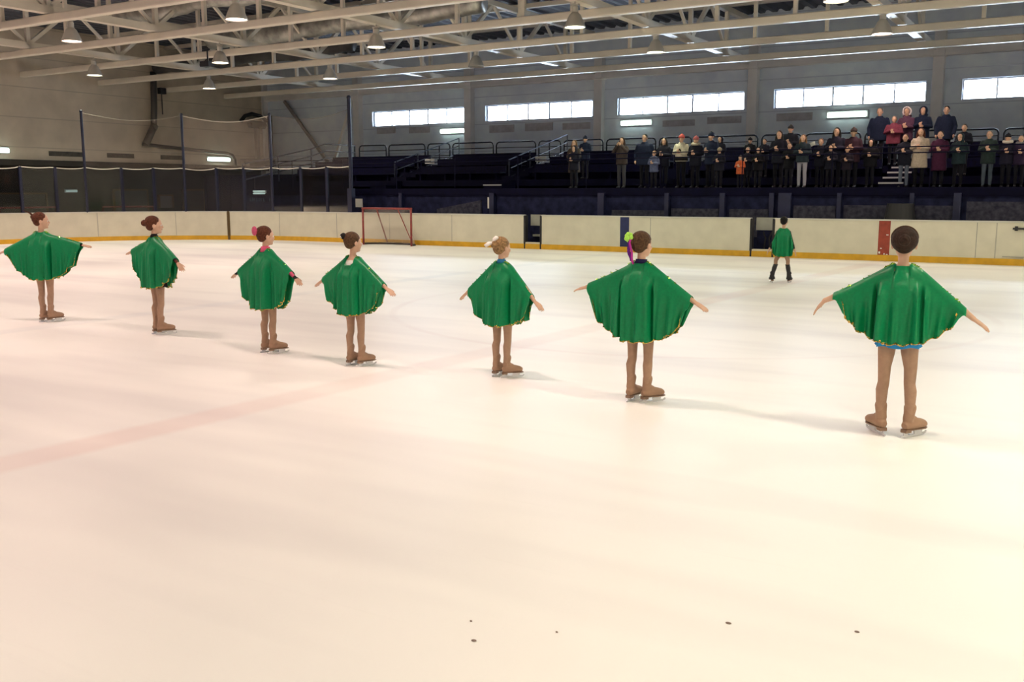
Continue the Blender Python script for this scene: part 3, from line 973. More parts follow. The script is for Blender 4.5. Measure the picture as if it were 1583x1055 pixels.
# dark lifting frame in the corner with a curved top duct
fr = thing('air_heater', 'dark corner air heater with curved duct and two uprights behind the net', 'heater', (END_X + 0.5, 0, 0))
mb = MB(); mb.tube([(0, 32.0, 4.85), (0, 32.25, 5.1), (0, 32.7, 5.22), (0, 33.2, 5.15), (0, 33.6, 4.95)], 0.09, 12, ref=(1, 0, 0)); obj('top_duct', mb, M['heater'], fr, smooth=True)
mb = MB(); mb.tube([(0, 32.55, 4.75), (0, 33.45, 4.75)], 0.17, 14, ref=(0, 0, 1)); mb.ball((0.05, 32.5, 4.72), 0.10); obj('fan', mb, M['heater'], fr, smooth=True)
mb = MB(); mb.box(-0.07, 0.07, 32.85, 33.05, 2.8, 4.75); obj('upright', mb, M['heater'], fr)
mb = MB(); mb.box(-0.07, 0.07, 33.72, 33.90, 2.8, 5.2); obj('upright', mb, M['heater'], fr)
mb = MB(); mb.box(-0.5, 0.12, 32.3, 33.95, 2.85, 3.16); obj('base_box', mb, M['heater'], fr)
for s, (x0, x1) in enumerate(((-33.2, -30.4), (-29.0, -30.3))):
    mb = MB(); mb.bar((x0, WALL_Y - 0.15, 5.85), (x1, WALL_Y - 0.15, 2.75), 0.12)
    tag(obj('wind_brace', mb, M['column'] if s else M['brace_dark']), ('pale' if s else 'dark') + ' slanting brace on the wall between the corner column and the first window', 'brace')

# dim things in the dark recess below the ledge
rx = END_X - 2.98
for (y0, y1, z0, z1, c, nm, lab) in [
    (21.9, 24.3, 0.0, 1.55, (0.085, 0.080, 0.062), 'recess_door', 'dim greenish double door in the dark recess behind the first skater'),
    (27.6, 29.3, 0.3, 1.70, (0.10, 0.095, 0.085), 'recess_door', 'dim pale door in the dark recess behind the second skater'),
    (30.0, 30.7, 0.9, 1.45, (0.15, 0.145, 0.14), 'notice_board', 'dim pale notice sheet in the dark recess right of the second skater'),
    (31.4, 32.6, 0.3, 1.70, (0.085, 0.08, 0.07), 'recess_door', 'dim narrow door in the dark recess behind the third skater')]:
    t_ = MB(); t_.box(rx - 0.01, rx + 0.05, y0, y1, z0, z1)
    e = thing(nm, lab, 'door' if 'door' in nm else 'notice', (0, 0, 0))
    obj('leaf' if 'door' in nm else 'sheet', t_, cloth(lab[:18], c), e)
    t_ = MB(); t_.box(rx - 0.01, rx + 0.08, y0 - 0.08, y0, z0, z1 + 0.06); t_.box(rx - 0.01, rx + 0.08, y1, y1 + 0.08, z0, z1 + 0.06); t_.box(rx - 0.01, rx + 0.08, y0, y1, z1, z1 + 0.07)
    obj('surround', t_, M['brown_post'], e)
mb = MB(); mb.tube([(-30.6, 18.2, 1.13), (-30.3, 20.0, 1.13)], 0.03, 8, ref=(0, 0, 1)); mb.tube([(-29.6, 21.3, 1.13), (-28.6, 22.6, 1.13)], 0.03, 8, ref=(0, 0, 1))
for p_ in ((-30.6, 18.2), (-30.3, 20.0), (-29.6, 21.3), (-28.6, 22.6)):
    mb.tube([(p_[0], p_[1], 0), (p_[0], p_[1], 1.13)], 0.025, 8)
tag(obj('barrier_rail', mb, cloth('dark_red_paint', (0.10, 0.015, 0.012))), 'low dark red barrier rail just behind the curved boards', 'rail')

# faded pale lettering strip under the partition lamp: unreadable worn strokes
mb = MB()
for k, w_ in enumerate((.05, .09, .03, .06, .08, .05, .09, .05, .07)):
    x_ = PLX - 0.62 + k * 0.11 + (0.20 if k > 6 else 0)
    mb.box(x_, x_ + w_ * 0.35, 25.045, 25.061, 1.30, 1.43); mb.box(x_, x_ + w_, 25.045, 25.061, 1.30 + 0.05 * (k % 3), 1.33 + 0.05 * (k % 3))
tag(obj('worn_sign', mb, cloth('worn_blue_paint', (0.06, 0.09, 0.13))), 'worn pale blue lettering strip low on the left end of the stand front', 'sign')

# ================================================================== spectator stand
ST_X0, ST_X1 = -26.6, 8.9
TIERS = [(25.0, 1.72), (26.6, 2.02), (27.6, 2.32), (28.6, 2.52)]
mb = MB()
for i, (y, z) in enumerate(TIERS):
    y2 = TIERS[i + 1][0] if i < 3 else WALL_Y - 0.36
    mb.box(ST_X0 if i == 0 else ST_X0 - 0.0, ST_X1, y, y2, z - (0.30 if i else 0.20), z)
    if i:
        mb.box(ST_X0, ST_X1, y, y + 0.06, TIERS[i - 1][1] - 0.05, z - 0.2)
stand = thing('spectator_stand', 'dark navy stepped spectator stand below the bright windows', 'stand')
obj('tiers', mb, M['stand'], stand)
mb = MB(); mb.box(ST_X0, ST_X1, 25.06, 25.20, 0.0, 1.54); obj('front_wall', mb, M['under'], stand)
mb = MB(); mb.box(ST_X0, ST_X1, 24.98, 25.04, 1.55, 1.74); obj('front_edge', mb, M['stand'], stand)
mb = MB(); mb.box(ST_X0 - 0.06, ST_X0, 25.0, WALL_Y - 0.36, 0.0, 1.70); obj('side_wall', mb, M['stand'], stand)
for xx, w_ in ((-8.62, .07), (-7.30, .06), (-6.96, .16), (-19.4, .06), (-15.9, .08), (-12.2, .10), (-10.2, .06), (-0.6, .30), (-2.9, .08), (-5.6, .05), (-3.9, .05)):
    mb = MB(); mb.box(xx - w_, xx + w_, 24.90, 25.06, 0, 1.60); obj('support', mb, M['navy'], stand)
# banners on the wall below the stand
for i, (x0, x1, z0, z1, w_) in enumerate([(-18.0, -16.34, 0.30, 1.16, 'slanted grey panel'), (-11.9, -10.3, 0.45, 1.12, 'dim grey banner'), (-10.1, -8.75, 0.45, 1.18, 'dim pinkish banner'), (-8.45, -7.4, 0.45, 1.18, 'dim mottled banner'), (-6.75, -5.7, 0.45, 1.28, 'dim rosy banner'), (-5.5, -3.0, 0.45, 1.30, 'wide dim blue banner'), (-2.7, -1.0, 0.45, 1.40, 'dim blue banner')]):
    mb = MB()
    if i == 0:
        mb.add([(x0, 24.98, z0), (x1, 24.98, z0), (x1, 24.98, 1.38), (x0, 24.98, 1.10), (x0, 25.05, z0), (x1, 25.05, z0), (x1, 25.05, 1.38), (x0, 25.05, 1.10)], [(0, 1, 2, 3), (7, 6, 5, 4), (0, 4, 5, 1), (1, 5, 6, 2), (2, 6, 7, 3), (3, 7, 4, 0)])
    else:
        mb.box(x0, x1, 25.01, 25.05, z0, z1)
    loc_w = ['right of the goal', 'behind the navy stripe', 'left of the wide gate', 'above the wide gate', 'right of the distant skater', 'above the red stripe', 'at the right end']
    tag(obj('banner', mb, M['banner']), w_ + ' on the dark wall below the stand, ' + loc_w[i], 'banner', 'banners below the stand')
for x0, x1, z0, z1, w_ in [(-21.45, -21.10, 1.13, 1.41, 'square white sheet on the dark wall left above the goal'), (-16.12, -15.97, 1.13, 1.47, 'tall narrow white sheet on the dark wall right of the goal')]:
    mb = MB(); mb.box(x0, x1, 25.03, 25.058, z0, z1); tag(obj('paper_notice', mb, M['paper']), w_, 'notice')
mb = MB(); mb.lathe([(0.0, 0.0), (0.34, 0.0), (0.36, 0.03), (0.30, 0.42), (0.0, 0.42)], n=24)
tag(obj('dark_bin', mb, M['black'], loc=(-4.10, 24.62, 0.98 - 0.05)), 'dark rounded tub on the bench shelf above the red stripe', 'tub')
mb = MB(); mb.box(-5.0, -3.2, 24.38, 24.88, 0.86, 0.93); mb.box(-5.0, -4.9, 24.4, 24.86, 0, 0.86); mb.box(-3.3, -3.2, 24.4, 24.86, 0, 0.86)
tag(obj('bench_shelf', mb, M['navy']), 'narrow navy shelf behind the boards by the red stripe', 'shelf')

# rows of benches between the stairs
STAIRS = [-21.0, -16.4, -10.9, -4.55]
seg_x = [(-26.3, -21.5), (-20.45, -16.95), (-15.85, -11.45), (-10.35, -5.1), (-4.0, 3.5)]
seg_w = ['end block', 'left block', 'block right of the goal', 'middle block', 'right block']
row_w = ['front row', 'second row', 'third row', 'back row']
bench_proto = {}
for ri, (y, z) in enumerate([(25.95, 1.72), (27.15, 2.02), (28.15, 2.32), (29.15, 2.52)]):
    if ri == 0:
        continue
    for si, (x0, x1) in enumerate(seg_x):
        w = x1 - x0
        if si not in bench_proto:
            b = thing('bench_row', '', 'bench')
            mb = MB(); mb.box(-w / 2, w / 2, 0.05, 0.40, 0.22, 0.26); obj('seat', mb, M['bench'], b)
            mb = MB(); mb.box(-w / 2, w / 2, 0.40, 0.44, 0.03, 0.47); obj('backrest', mb, M['bench'], b)
            for k in range(4):
                xx = -w / 2 + 0.2 + (w - 0.4) * k / 3
                mb = MB(); mb.box(xx - 0.03, xx + 0.03, 0.1, 0.42, 0, 0.23); obj('leg', mb, M['bench'], b)
            bench_proto[si] = b
        else:
            b = copy_tree(bench_proto[si])
        b.location = ((x0 + x1) / 2, y - 0.1, z)
        tag(b, 'dark navy bench in the %s of the stand, %s' % (row_w[ri], seg_w[si]), 'bench', 'benches of the stand')

# stairs in the stand with pale step edges
for si, xx in enumerate(STAIRS):
    hwid = 0.30 if si == 3 else 0.34
    mb = MB(); eds = []
    for k in range(6):
        y0 = 25.75 + k * 0.56; z1 = 1.72 + 0.14 * (k + 1)
        mb.box(xx - hwid, xx + hwid, y0, 28.98, z1 - 0.14, z1)
        if si == 3 or (si == 1 and k == 0):
            ed = MB(); eds.append(ed); ed.box(xx - hwid, xx + hwid, y0 - 0.012, y0 + 0.02, z1 - 0.035, z1 + 0.006)
    st_ = obj('stairs', mb, M['stand'], stand)
    for ed in eds:
        obj('step_edge', ed, M['step_edge'], st_)

# handrails climbing beside the left stairs
for xx, lab in ((-21.25, 'sloping steel handrail of the stairs at the stand\'s left end'), (-16.55, 'sloping steel handrail of the stairs right of the goal')):
    t = thing('stair_handrail', lab, 'handrail', (xx, 27.0, 0), 0, 'sloping handrails in the stand')
    mb = MB(); mb.tube([(0, 0, 2.66), (0, 4.0, 3.66), (0, 4.0, 2.52)], 0.021, 8, ref=(1, 0, 0)); obj('top_rail', mb, M['rail_light'], t)
    for dz in (0.28, 0.56):
        mb = MB(); mb.tube([(0, 0.1, 2.66 - dz + 0.02), (0, 4.0, 3.66 - dz)], 0.018, 8, ref=(1, 0, 0)); obj('mid_rail', mb, M['rail'], t)
    for yy in (0.0, 1.35, 2.7):
        zb = 2.04 + yy * 0.25
        mb = MB(); mb.tube([(0, yy, zb), (0, yy, 2.66 + yy * 0.25)], 0.025, 8); obj('baluster', mb, M['rail'], t)
    mb = MB(); mb.box(-0.20, 0.22, 2.05, 2.08, 2.76, 2.83); mb.box(-0.20, 0.22, 2.05, 2.08, 2.66, 2.73)
    obj('row_plate', mb, M['paper'], t)

# back railing: separate frames with rounded corners
def rail_frame(x0, x1, z0, z1, y, label, m='rail'):
    t = thing('railing_frame', label, 'railing', ((x0 + x1) / 2, y, z0), 0, 'railing along the back of the stand')
    w = (x1 - x0) / 2; h_ = z1 - z0; r = 0.12
    mb = MB()
    pts = [(-w, 0, 0), (-w, 0, h_ - r), (-w + r * .3, 0, h_ - r * .3), (-w + r, 0, h_), (w - r, 0, h_), (w - r * .3, 0, h_ - r * .3), (w, 0, h_ - r), (w, 0, 0)]
    mb.tube(pts, 0.026, 8, ref=(0, 1, 0)); obj('outer_frame', mb, M[m], t, smooth=True)
    for f in (0.28, 0.53, 0.78):
        mb = MB(); mb.tube([(-w, 0, h_ * f), (w, 0, h_ * f)], 0.016, 8, ref=(0, 0, 1)); obj('mid_rail', mb, M[m], t)
RY = 31.2
cuts = [-29, -26.45, -24.9, -22.95, -21.75, -19.75, -17.9, -16.85, -15.15, -13.15, -11.85, -9.6, -8.2, -6.4, -4.2, -2.6, 0.4]
near_w = ['x', 'left end of the stand', 'left end of the stand, second frame', 'left of the left stairs', 'behind the left stairs', 'left of the second window\'s column', 'below the second window', 'behind the stairs right of the goal', 'left of the first spectators', 'behind the first spectators',
          'behind the person in the dark wide jacket', 'behind the person in the cream jacket', 'left of the tall dark spectator', 'behind the tall dark spectator', 'below the upper row of spectators', 'right of the upper row of spectators']
for i in range(1, len(cuts) - 1):
    rail_frame(cuts[i] + 0.07, cuts[i + 1] - 0.07, 2.52, 3.52 - 0.008 * i, RY, 'blue grey railing frame at the back, ' + near_w[i])
# side railing at the left end, going down the end of the stand
t = thing('side_railing', 'blue grey side railing at the left end of the stand', 'railing', (ST_X0 - 0.03, 25.0, 0))
for dz in (0.0, -0.28, -0.56):
    mb = MB(); mb.tube([(0, 0.0, 2.62 + dz), (0, 3.6, 3.3 + dz), (0, 4.4, 3.52 + dz), (0, 6.2, 3.52 + dz)], 0.024, 8, ref=(1, 0, 0)); obj('rail', mb, M['rail'], t)
for yy, zt in ((0.0, 2.62), (1.8, 2.96), (3.6, 3.3), (6.2, 3.52)):
    mb = MB(); mb.tube([(0, yy, 1.69), (0, yy, zt)], 0.025, 8); obj('baluster', mb, M['rail'], t)
# railing along the front of the stand
t = thing('front_railing', 'thin dark railing along the front of the stand', 'railing', (0, 25.06, 1.72))
for z_ in (0.84, 0.98):
    mb = MB(); mb.tube([(ST_X0, 0, z_), (ST_X1, 0, z_)], 0.014, 8, ref=(0, 0, 1)); obj('rail', mb, M['stand'], t)
for k in range(15):
    xx = ST_X0 + 0.05 + k * 2.3
    mb = MB(); mb.tube([(xx, 0, 0), (xx, 0, 0.98)], 0.014, 8); obj('baluster', mb, M['stand'], t)


# ================================================================== skaters
def sm(a, b, x):
    t = max(0.0, min(1.0, (x - a) / (b - a))); return t * t * (3 - 2 * t)


def hair_mat(name, c):
    if name not in M:
        M[name] = mat(name, c, 0.65, spec=0.22, vary=0.55, scale=70, bump=0.5)
    return M[name]


def arm_joints(k, side, drop, fwd, bend=0.0, wrist_drop=0.0):
    """shoulder, elbow, wrist, hand direction; drop below the horizontal, fwd towards the front (degrees)"""
    sh = Vector((side * 0.118 * k, 0.0, 1.092 * k))
    def dirv(dr, f):
        dr = radians(dr); f = radians(f)
        return Vector((side * cos(dr) * cos(f), cos(dr) * sin(f), -sin(dr)))
    el = sh + dirv(drop, fwd) * (0.225 * k)
    wr = el + dirv(drop + bend, fwd + bend * 0.3) * (0.195 * k)
    return sh, el, wr, dirv(drop + bend + wrist_drop, fwd)


def add_hand(mb, wr, d, side, k, fwd_v, curl=0.25, thumb_up=0.3):
    """palm, four separate fingers of different length and a thumb from the side of the palm"""
    d = d.normalized()
    s = (fwd_v - d * d.dot(fwd_v)).normalized()          # towards the thumb
    n = s.cross(d) * side
    if n.z < 0:
        n = -n
    mb.tube([wr - d * 0.012 * k, wr + d * 0.012 * k, wr + d * 0.038 * k, wr + d * 0.064 * k, wr + d * 0.070 * k],
            [(0.020 * k, 0.015 * k), (0.023 * k, 0.013 * k), (0.031 * k, 0.0125 * k), (0.033 * k, 0.011 * k), (0.028 * k, 0.008 * k)], 12, ref=n)
    for off, ln, sp in ((0.0235, 0.052, 0.10), (0.008, 0.060, 0.03), (-0.008, 0.056, -0.05), (-0.0235, 0.043, -0.14)):
        b = wr + d * (0.062 * k) + s * (off * k)
        d1 = (d + s * sp - n * 0.05).normalized(); d2 = (d + s * sp - n * curl).normalized(); d3 = (d + s * sp - n * curl * 2.0).normalized()
        p1 = b + d1 * (ln * 0.42 * k); p2 = p1 + d2 * (ln * 0.33 * k); p3 = p2 + d3 * (ln * 0.25 * k)
        mb.limb([b, p1, p2, p3], [0.0078 * k, 0.0076 * k, 0.0068 * k, 0.0056 * k], 8, ref=n)
    b = wr + d * (0.016 * k) + s * (0.018 * k)
    d1 = (d * 0.70 + s * 0.75 - n * 0.25).normalized(); d2 = (d * 0.92 + s * 0.40 - n * 0.2).normalized()
    p1 = b + d1 * (0.034 * k); p2 = p1 + d2 * (0.026 * k)
    mb.limb([b, p1, p2], [0.0105 * k, 0.0088 * k, 0.0066 * k], 8, ref=n)


def make_head(mb, k, hz, yaw, tilt=0.0):
    """adds skull, jaw, nose, ears and lips turned by yaw about the neck; returns a placer for head-space points"""
    R = Matrix.Rotation(yaw, 3, 'Z') @ Matrix.Rotation(tilt, 3, 'X')
    c = Vector((0, 0.0, hz))
    def P(x, y, z):
        return c + R @ (Vector((x, y, z)) * k)
    mb.ball(P(0, 0.006, 0.025), (0.070 * k, 0.085 * k, 0.080 * k), R, 20, 14)
    mb.ball(P(0, 0.036, -0.035), (0.053 * k, 0.056 * k, 0.066 * k), R, 18, 12)
    mb.ball(P(0, 0.070, -0.078), (0.022 * k, 0.018 * k, 0.018 * k), R, 12, 8)      # chin
    mb.ball(P(0, 0.084, 0.020), (0.040 * k, 0.010 * k, 0.010 * k), R, 12, 8)       # brow
    mb.tube([P(0, 0.086, 0.012), P(0, 0.098, -0.012), P(0, 0.104, -0.022), P(0, 0.092, -0.030)], [0.006 * k, 0.009 * k, 0.011 * k, 0.008 * k], 10)
    mb.ball(P(0, 0.090, -0.048), (0.020 * k, 0.008 * k, 0.008 * k), R, 12, 8)      # lips
    for s in (-1, 1):
        mb.ball(P(s * 0.034, 0.066, -0.022), (0.020 * k, 0.020 * k, 0.022 * k), R, 12, 8)   # cheeks
        mb.ball(P(s * 0.073, -0.004, -0.008), (0.010 * k, 0.019 * k, 0.029 * k), R, 12, 8)  # ears
    return P, R


def cape(k, joints, Rc, spread, mats, parent, seed, arm_r=0.036, hole=0.050, dip=0.0):
    """satin poncho lying on neck, shoulders and outstretched arms and hanging in folds; closed over the arms, hole for the neck"""
    rnd = random.Random(seed)
    (shl, ell, wrl, _), (shr, elr, wrr, _) = joints
    zN = 1.178 * k
    rise = Vector((0, 0, arm_r * 1.12 * k))
    base = [wrl + (wrl - ell) * 0.2 + rise * 0.7, wrl + rise * 0.75, ell + rise * 0.95, shl + rise * 1.05 + Vector((-0.01 * k, 0, 0)), Vector((-0.062 * k, 0, zN - 0.002)), Vector((0, 0, zN + 0.004)),
            Vector((0.062 * k, 0, zN - 0.002)), shr + rise * 1.05 + Vector((0.01 * k, 0, 0)), elr + rise * 0.95, wrr + rise * 0.75, wrr + (wrr - elr) * 0.2 + rise * 0.7]
    dense = []
    for a, b in zip(base[:-1], base[1:]):
        for i in range(16):
            dense.append(a.lerp(b, i / 16))
    dense.append(base[-1])
    for _ in range(10):
        dense = [dense[0]] + [(dense[i - 1] + dense[i] * 2 + dense[i + 1]) / 4 for i in range(1, len(dense) - 1)] + [dense[-1]]
    mid = min(range(len(dense)), key=lambda i: abs(dense[i].x))
    acc = [0.0] * len(dense)
    for i in range(mid + 1, len(dense)):
        acc[i] = acc[i - 1] + (dense[i] - dense[i - 1]).length
    for i in range(mid - 1, -1, -1):
        acc[i] = acc[i + 1] - (dense[i + 1] - dense[i]).length
    def at(d):
        for i in range(len(dense) - 1):
            if acc[i] <= d <= acc[i + 1]:
                f = (d - acc[i]) / max(1e-6, acc[i + 1] - acc[i])
                return dense[i].lerp(dense[i + 1], f), (dense[i + 1] - dense[i]).normalized()
        return (dense[0], (dense[1] - dense[0]).normalized()) if d < 0 else (dense[-1], (dense[-1] - dense[-2]).normalized())
    aL = min(spread[0], -acc[0]); aR = min(spread[1], acc[-1])
    NC, NR, NA = 150, 34, 5
    phase = [rnd.uniform(0, 6.28) for _ in range(8)]
    cre = [(-0.140 * k + rnd.uniform(-.01, .01), rnd.uniform(0.8, 1.1)), (0.138 * k + rnd.uniform(-.01, .01), rnd.uniform(0.8, 1.1))]
    vs = []; fs = []; hems = []; top_edges = []
    hole = hole * k
    for sidei, sgn in enumerate((-1, 1)):          # back, front
        hem = []
        off0 = len(vs)
        for c in range(NC + 1):
            d = -aL + (aL + aR) * c / NC
            p, t = at(d)
            nv = Vector((t.y, -t.x, 0)).normalized() * (1 if sgn < 0 else -1)
            rad = hypot(p.x, p.y)
            hemz = zN - sqrt(max(0.02, Rc * Rc - rad * rad))
            edge = min(1, (1 - abs(d) / (aL if d < 0 else aR)) / 0.10)
            L = max(0.05, p.z - hemz) * (0.55 + 0.45 * sm(0, 1, edge))
            ax = abs(p.x) / k
            clear = (0.118 - 0.058 * sm(0.128, 0.185, ax) - 0.012 * sm(0.2, 0.35, ax)) * k
            rt_ = (0.070 - 0.022 * sm(0.07, 0.2, ax)) * k
            inhole = abs(d) < hole
            col = []
            for j in range(NA):
                th = pi / 2 * j / NA
                if inhole:
                    e = sqrt(max(0, 1 - (d / hole) ** 4))
                    col.append(p + nv * (0.012 * k + 0.052 * k * e) - Vector((0, 0, (0.004 + 0.014 * e + 0.012 * j / NA + (dip * e if sgn < 0 else 0)) * k)))
                    if j == 0 and False:
                        pass
                else:
                    col.append(p + nv * (rt_ * sin(th)) - Vector((0, 0, rt_ * (1 - cos(th)))))
            u = p.x / k
            for r_ in range(NR + 1):
                s = r_ / NR
                o = rt_ + (clear - rt_) * sm(0, 0.30, s * L / 0.45) + 0.018 * s * k * (1 - sm(0.1, 0.25, ax))
                if inhole:
                    e = sqrt(max(0, 1 - (d / hole) ** 4)); s0 = sm(0, 0.12, s)
                    o = (0.012 * k + (0.052 + dip * 0.35) * k * e) * (1 - s0) + max(o, 0.088 * k * sm(0, 0.10, s)) * s0
                amp = sm(0.0, 0.7, s) * (0.6 + 0.4 * s)
                f = 0.012 * sin(u * 50 + phase[sidei]) + 0.0105 * sin(u * 84 + phase[2 + sidei] + s) + 0.008 * sin(u * 27 + phase[4 + sidei] + 0.6 * s) + 0.003 * sin(u * 130 + phase[6])
                f *= amp * k
                for cx_, w_ in cre:
                    g_ = exp(-((p.x - cx_) / (0.013 * k)) ** 2); g2 = exp(-((p.x - cx_ * 0.80) / (0.018 * k)) ** 2)
                    f += (-0.085 * g_ + 0.016 * g2) * w_ * k * sm(0.01, 0.28, s)
                oo = max((0.022 if L > 0.15 else 0.012) * k, o + f)
                z0_ = rt_ if not inhole else (0.030 + (dip * sqrt(max(0, 1 - (d / hole) ** 4)) if sgn < 0 else 0)) * k
                z = p.z - z0_ - (L - z0_) * s
                z += 0.008 * k * s * sin(u * 60 + phase[5])
                z -= 0.01 * k * s * s * 0
                xsh = 0.006 * s * sin(u * 33 + phase[7]) * k
                pull = -0.05 * s * s * sm(0.18, 0.45, ax) * k * (1 if p.x > 0 else -1)
                q_ = Vector((p.x + xsh + pull, p.y, z)) + nv * oo
                col.append(q_)
            hem.append(col[-1])
            vs += col
        rowc = NA + NR + 1
        for c in range(NC):
            for r_ in range(rowc - 1):
                a = off0 + c * rowc + r_
                q4 = (a, a + rowc, a + rowc + 1, a + 1)
                fs.append(q4 if sgn > 0 else q4[::-1])
        hems.append(hem)
    me = bpy.data.meshes.new('cape'); me.from_pydata([tuple(v) for v in vs], [], fs)
    bm = bmesh.new(); bm.from_mesh(me)
    bmesh.ops.remove_doubles(bm, verts=bm.verts, dist=0.0004)
    bm.to_mesh(me); bm.free()
    me.materials.append(mats[0])
    o = link('cape', me, parent, True)
    sd = o.modifiers.new('thick', 'SOLIDIFY'); sd.thickness = 0.003; sd.offset = -1
    # gold sequin edging along both hems: a thin line of small facets that catch the light
    mb = MB()
    for hem in hems:
        for i in range(0, len(hem) - 1):
            a, b = hem[i], hem[i + 1]
            if rnd.random() < 0.85:
                mb.bar(a, b, 0.0048 * k, 0.0048 * k)
            if rnd.random() < 0.28:
                rq = Euler((rnd.uniform(0, 3), rnd.uniform(0, 3), rnd.uniform(0, 3))).to_matrix()
                sz = rnd.uniform(0.005, 0.010) * k
                cpt = a + Vector((0, 0, rnd.uniform(0, 0.008)))
                mb.add([cpt + rq @ Vector(v) * sz for v in ((-1, -1, -.2), (1, -1, -.2), (1, 1, -.2), (-1, 1, -.2), (0, 0, .3))], [(0, 3, 2, 1), (0, 1, 4), (1, 2, 4), (2, 3, 4), (3, 0, 4)])
    obj('sequin_edging', mb, mats[1], o)['kind'] = 'stuff'
    # lime sequins along shoulders and sleeves
    mb = MB()
    for sd_ in (-1, 1):
        for i in range(20):
            d = sd_ * rnd.choice((rnd.uniform(0.055, 0.12) * k, rnd.uniform(0.20, 0.46) * k, rnd.uniform(0.055, 0.10) * k))
            if abs(d) > min(aL, aR) - 0.02:
                continue
            p, t = at(d)
            p = p + Vector((0, -rnd.uniform(0.006, 0.026) * k, -rnd.uniform(0.0, 0.005) * k))
            rq = Euler((rnd.uniform(0.5, 1.3), rnd.uniform(-.4, .4), rnd.uniform(-0.4, .4))).to_matrix()
            sz = rnd.uniform(0.004, 0.008) * k
            mb.add([p + rq @ Vector(v) * sz + Vector((0, 0, 0.002)) for v in ((-1.6, -.6, -.2), (1.6, -.6, -.2), (1.6, .6, -.2), (-1.6, .6, -.2), (0, 0, .3))], [(0, 3, 2, 1), (0, 1, 4), (1, 2, 4), (2, 3, 4), (3, 0, 4)])
    obj('sequins', mb, M['lime_sequin'], o)['kind'] = 'stuff'
    return o


def skate(k, ankle, toe_yaw, parent, bm_, lean=0.0, flare=False):
    """one figure skating boot with sole, heel and blade"""
    e = MB()
    top = 0.215 * k
    def P(x, y, z):
        v = rotz((x * k, y * k, 0), toe_yaw)
        return Vector((ankle[0] + v.x, ankle[1] + v.y, z * k))
    e.limb([P(0, -0.012, 0.125), P(0, -0.006, 0.16), P(0, 0, 0.205)], [0.037 * k, 0.0365 * k, (0.041 if not flare else 0.05) * k], 14)
    e.ball(P(0, -0.022, 0.088), (0.034 * k, 0.034 * k, 0.036 * k), None, 16, 10)
    fwdv = rotz((0, 1, 0), toe_yaw)
    e.tube([P(0, -0.052, 0.078), P(0, -0.01, 0.090), P(0, 0.04, 0.094), P(0, 0.09, 0.088), P(0, 0.130, 0.082), P(0, 0.154, 0.076)],
           [(0.025 * k, 0.026 * k), (0.037 * k, 0.042 * k), (0.039 * k, 0.043 * k), (0.043 * k, 0.037 * k), (0.041 * k, 0.031 * k), (0.027 * k, 0.021 * k)], 14, ref=(0, 0, 1))
    e.tube([P(0, -0.02, 0.14), P(0, 0.05, 0.112)], [(0.033 * k, 0.034 * k), (0.033 * k, 0.028 * k)], 12, ref=(0, 0, 1))
    me = fused(e, 0.006 * max(k, 0.8), 5)
    paint(me, [bm_], lambda c: 0)
    b = link('skating_boot', me, parent)
    so = MB()
    def slab(mbx, pts, z0, z1):
        n_ = len(pts)
        mbx.add([P(x, y, z0) for x, y in pts] + [P(x, y, z1) for x, y in pts], [tuple(range(n_ - 1, -1, -1)), tuple(range(n_, 2 * n_))] + [(i, (i + 1) % n_, n_ + (i + 1) % n_, n_ + i) for i in range(n_)])
    slab(so, [(-.024, -.052), (.024, -.052), (.030, -.01), (.026, .03), (.036, .085), (.034, .13), (.016, .165), (-.016, .165), (-.034, .13), (-.036, .085), (-.026, .03), (-.030, -.01)], 0.050, 0.058)
    slab(so, [(-.024, -.054), (.024, -.054), (.027, -.005), (-.027, -.005)], 0.036, 0.0501)
    obj('sole', so, M['sole'], b)
    bl = MB()
    prof = [(-0.080, 0.010), (-0.070, 0.003), (0.0, 0.0), (0.09, 0.0), (0.150, 0.004), (0.172, 0.012), (0.180, 0.026), (0.170, 0.030), (0.155, 0.020), (0.10, 0.017), (0.0, 0.017), (-0.074, 0.018)]
    for sx in (1,):
        n_ = len(prof)
        bl.add([P(-0.0025, y, z) for y, z in prof] + [P(0.0025, y, z) for y, z in prof], [tuple(range(n_)), tuple(range(2 * n_ - 1, n_ - 1, -1))] + [(i, n_ + i, n_ + (i + 1) % n_, (i + 1) % n_) for i in range(n_)])
    for y0, y1, zt in ((-0.048, -0.012, 0.036), (0.055, 0.125, 0.050)):
        pr = [(y0, 0.016), (y1, 0.016), (y1 + 0.008, zt), (y0 - 0.006, zt)]
        bl.add([P(-0.005, y, z) for y, z in pr] + [P(0.005, y, z) for y, z in pr], [(0, 1, 2, 3), (7, 6, 5, 4), (0, 4, 5, 1), (1, 5, 6, 2), (2, 6, 7, 3), (3, 7, 4, 0)])
    slab(bl, [(-.022, -.05), (.022, -.05), (.022, -.008), (-.022, -.008)], 0.033, 0.0362)
    slab(bl, [(-.026, .045), (.026, .045), (.030, .10), (.020, .150), (-.020, .150), (-.030, .10)], 0.0465, 0.0502)
    obj('blade', bl, M['blade'], b)
    return b


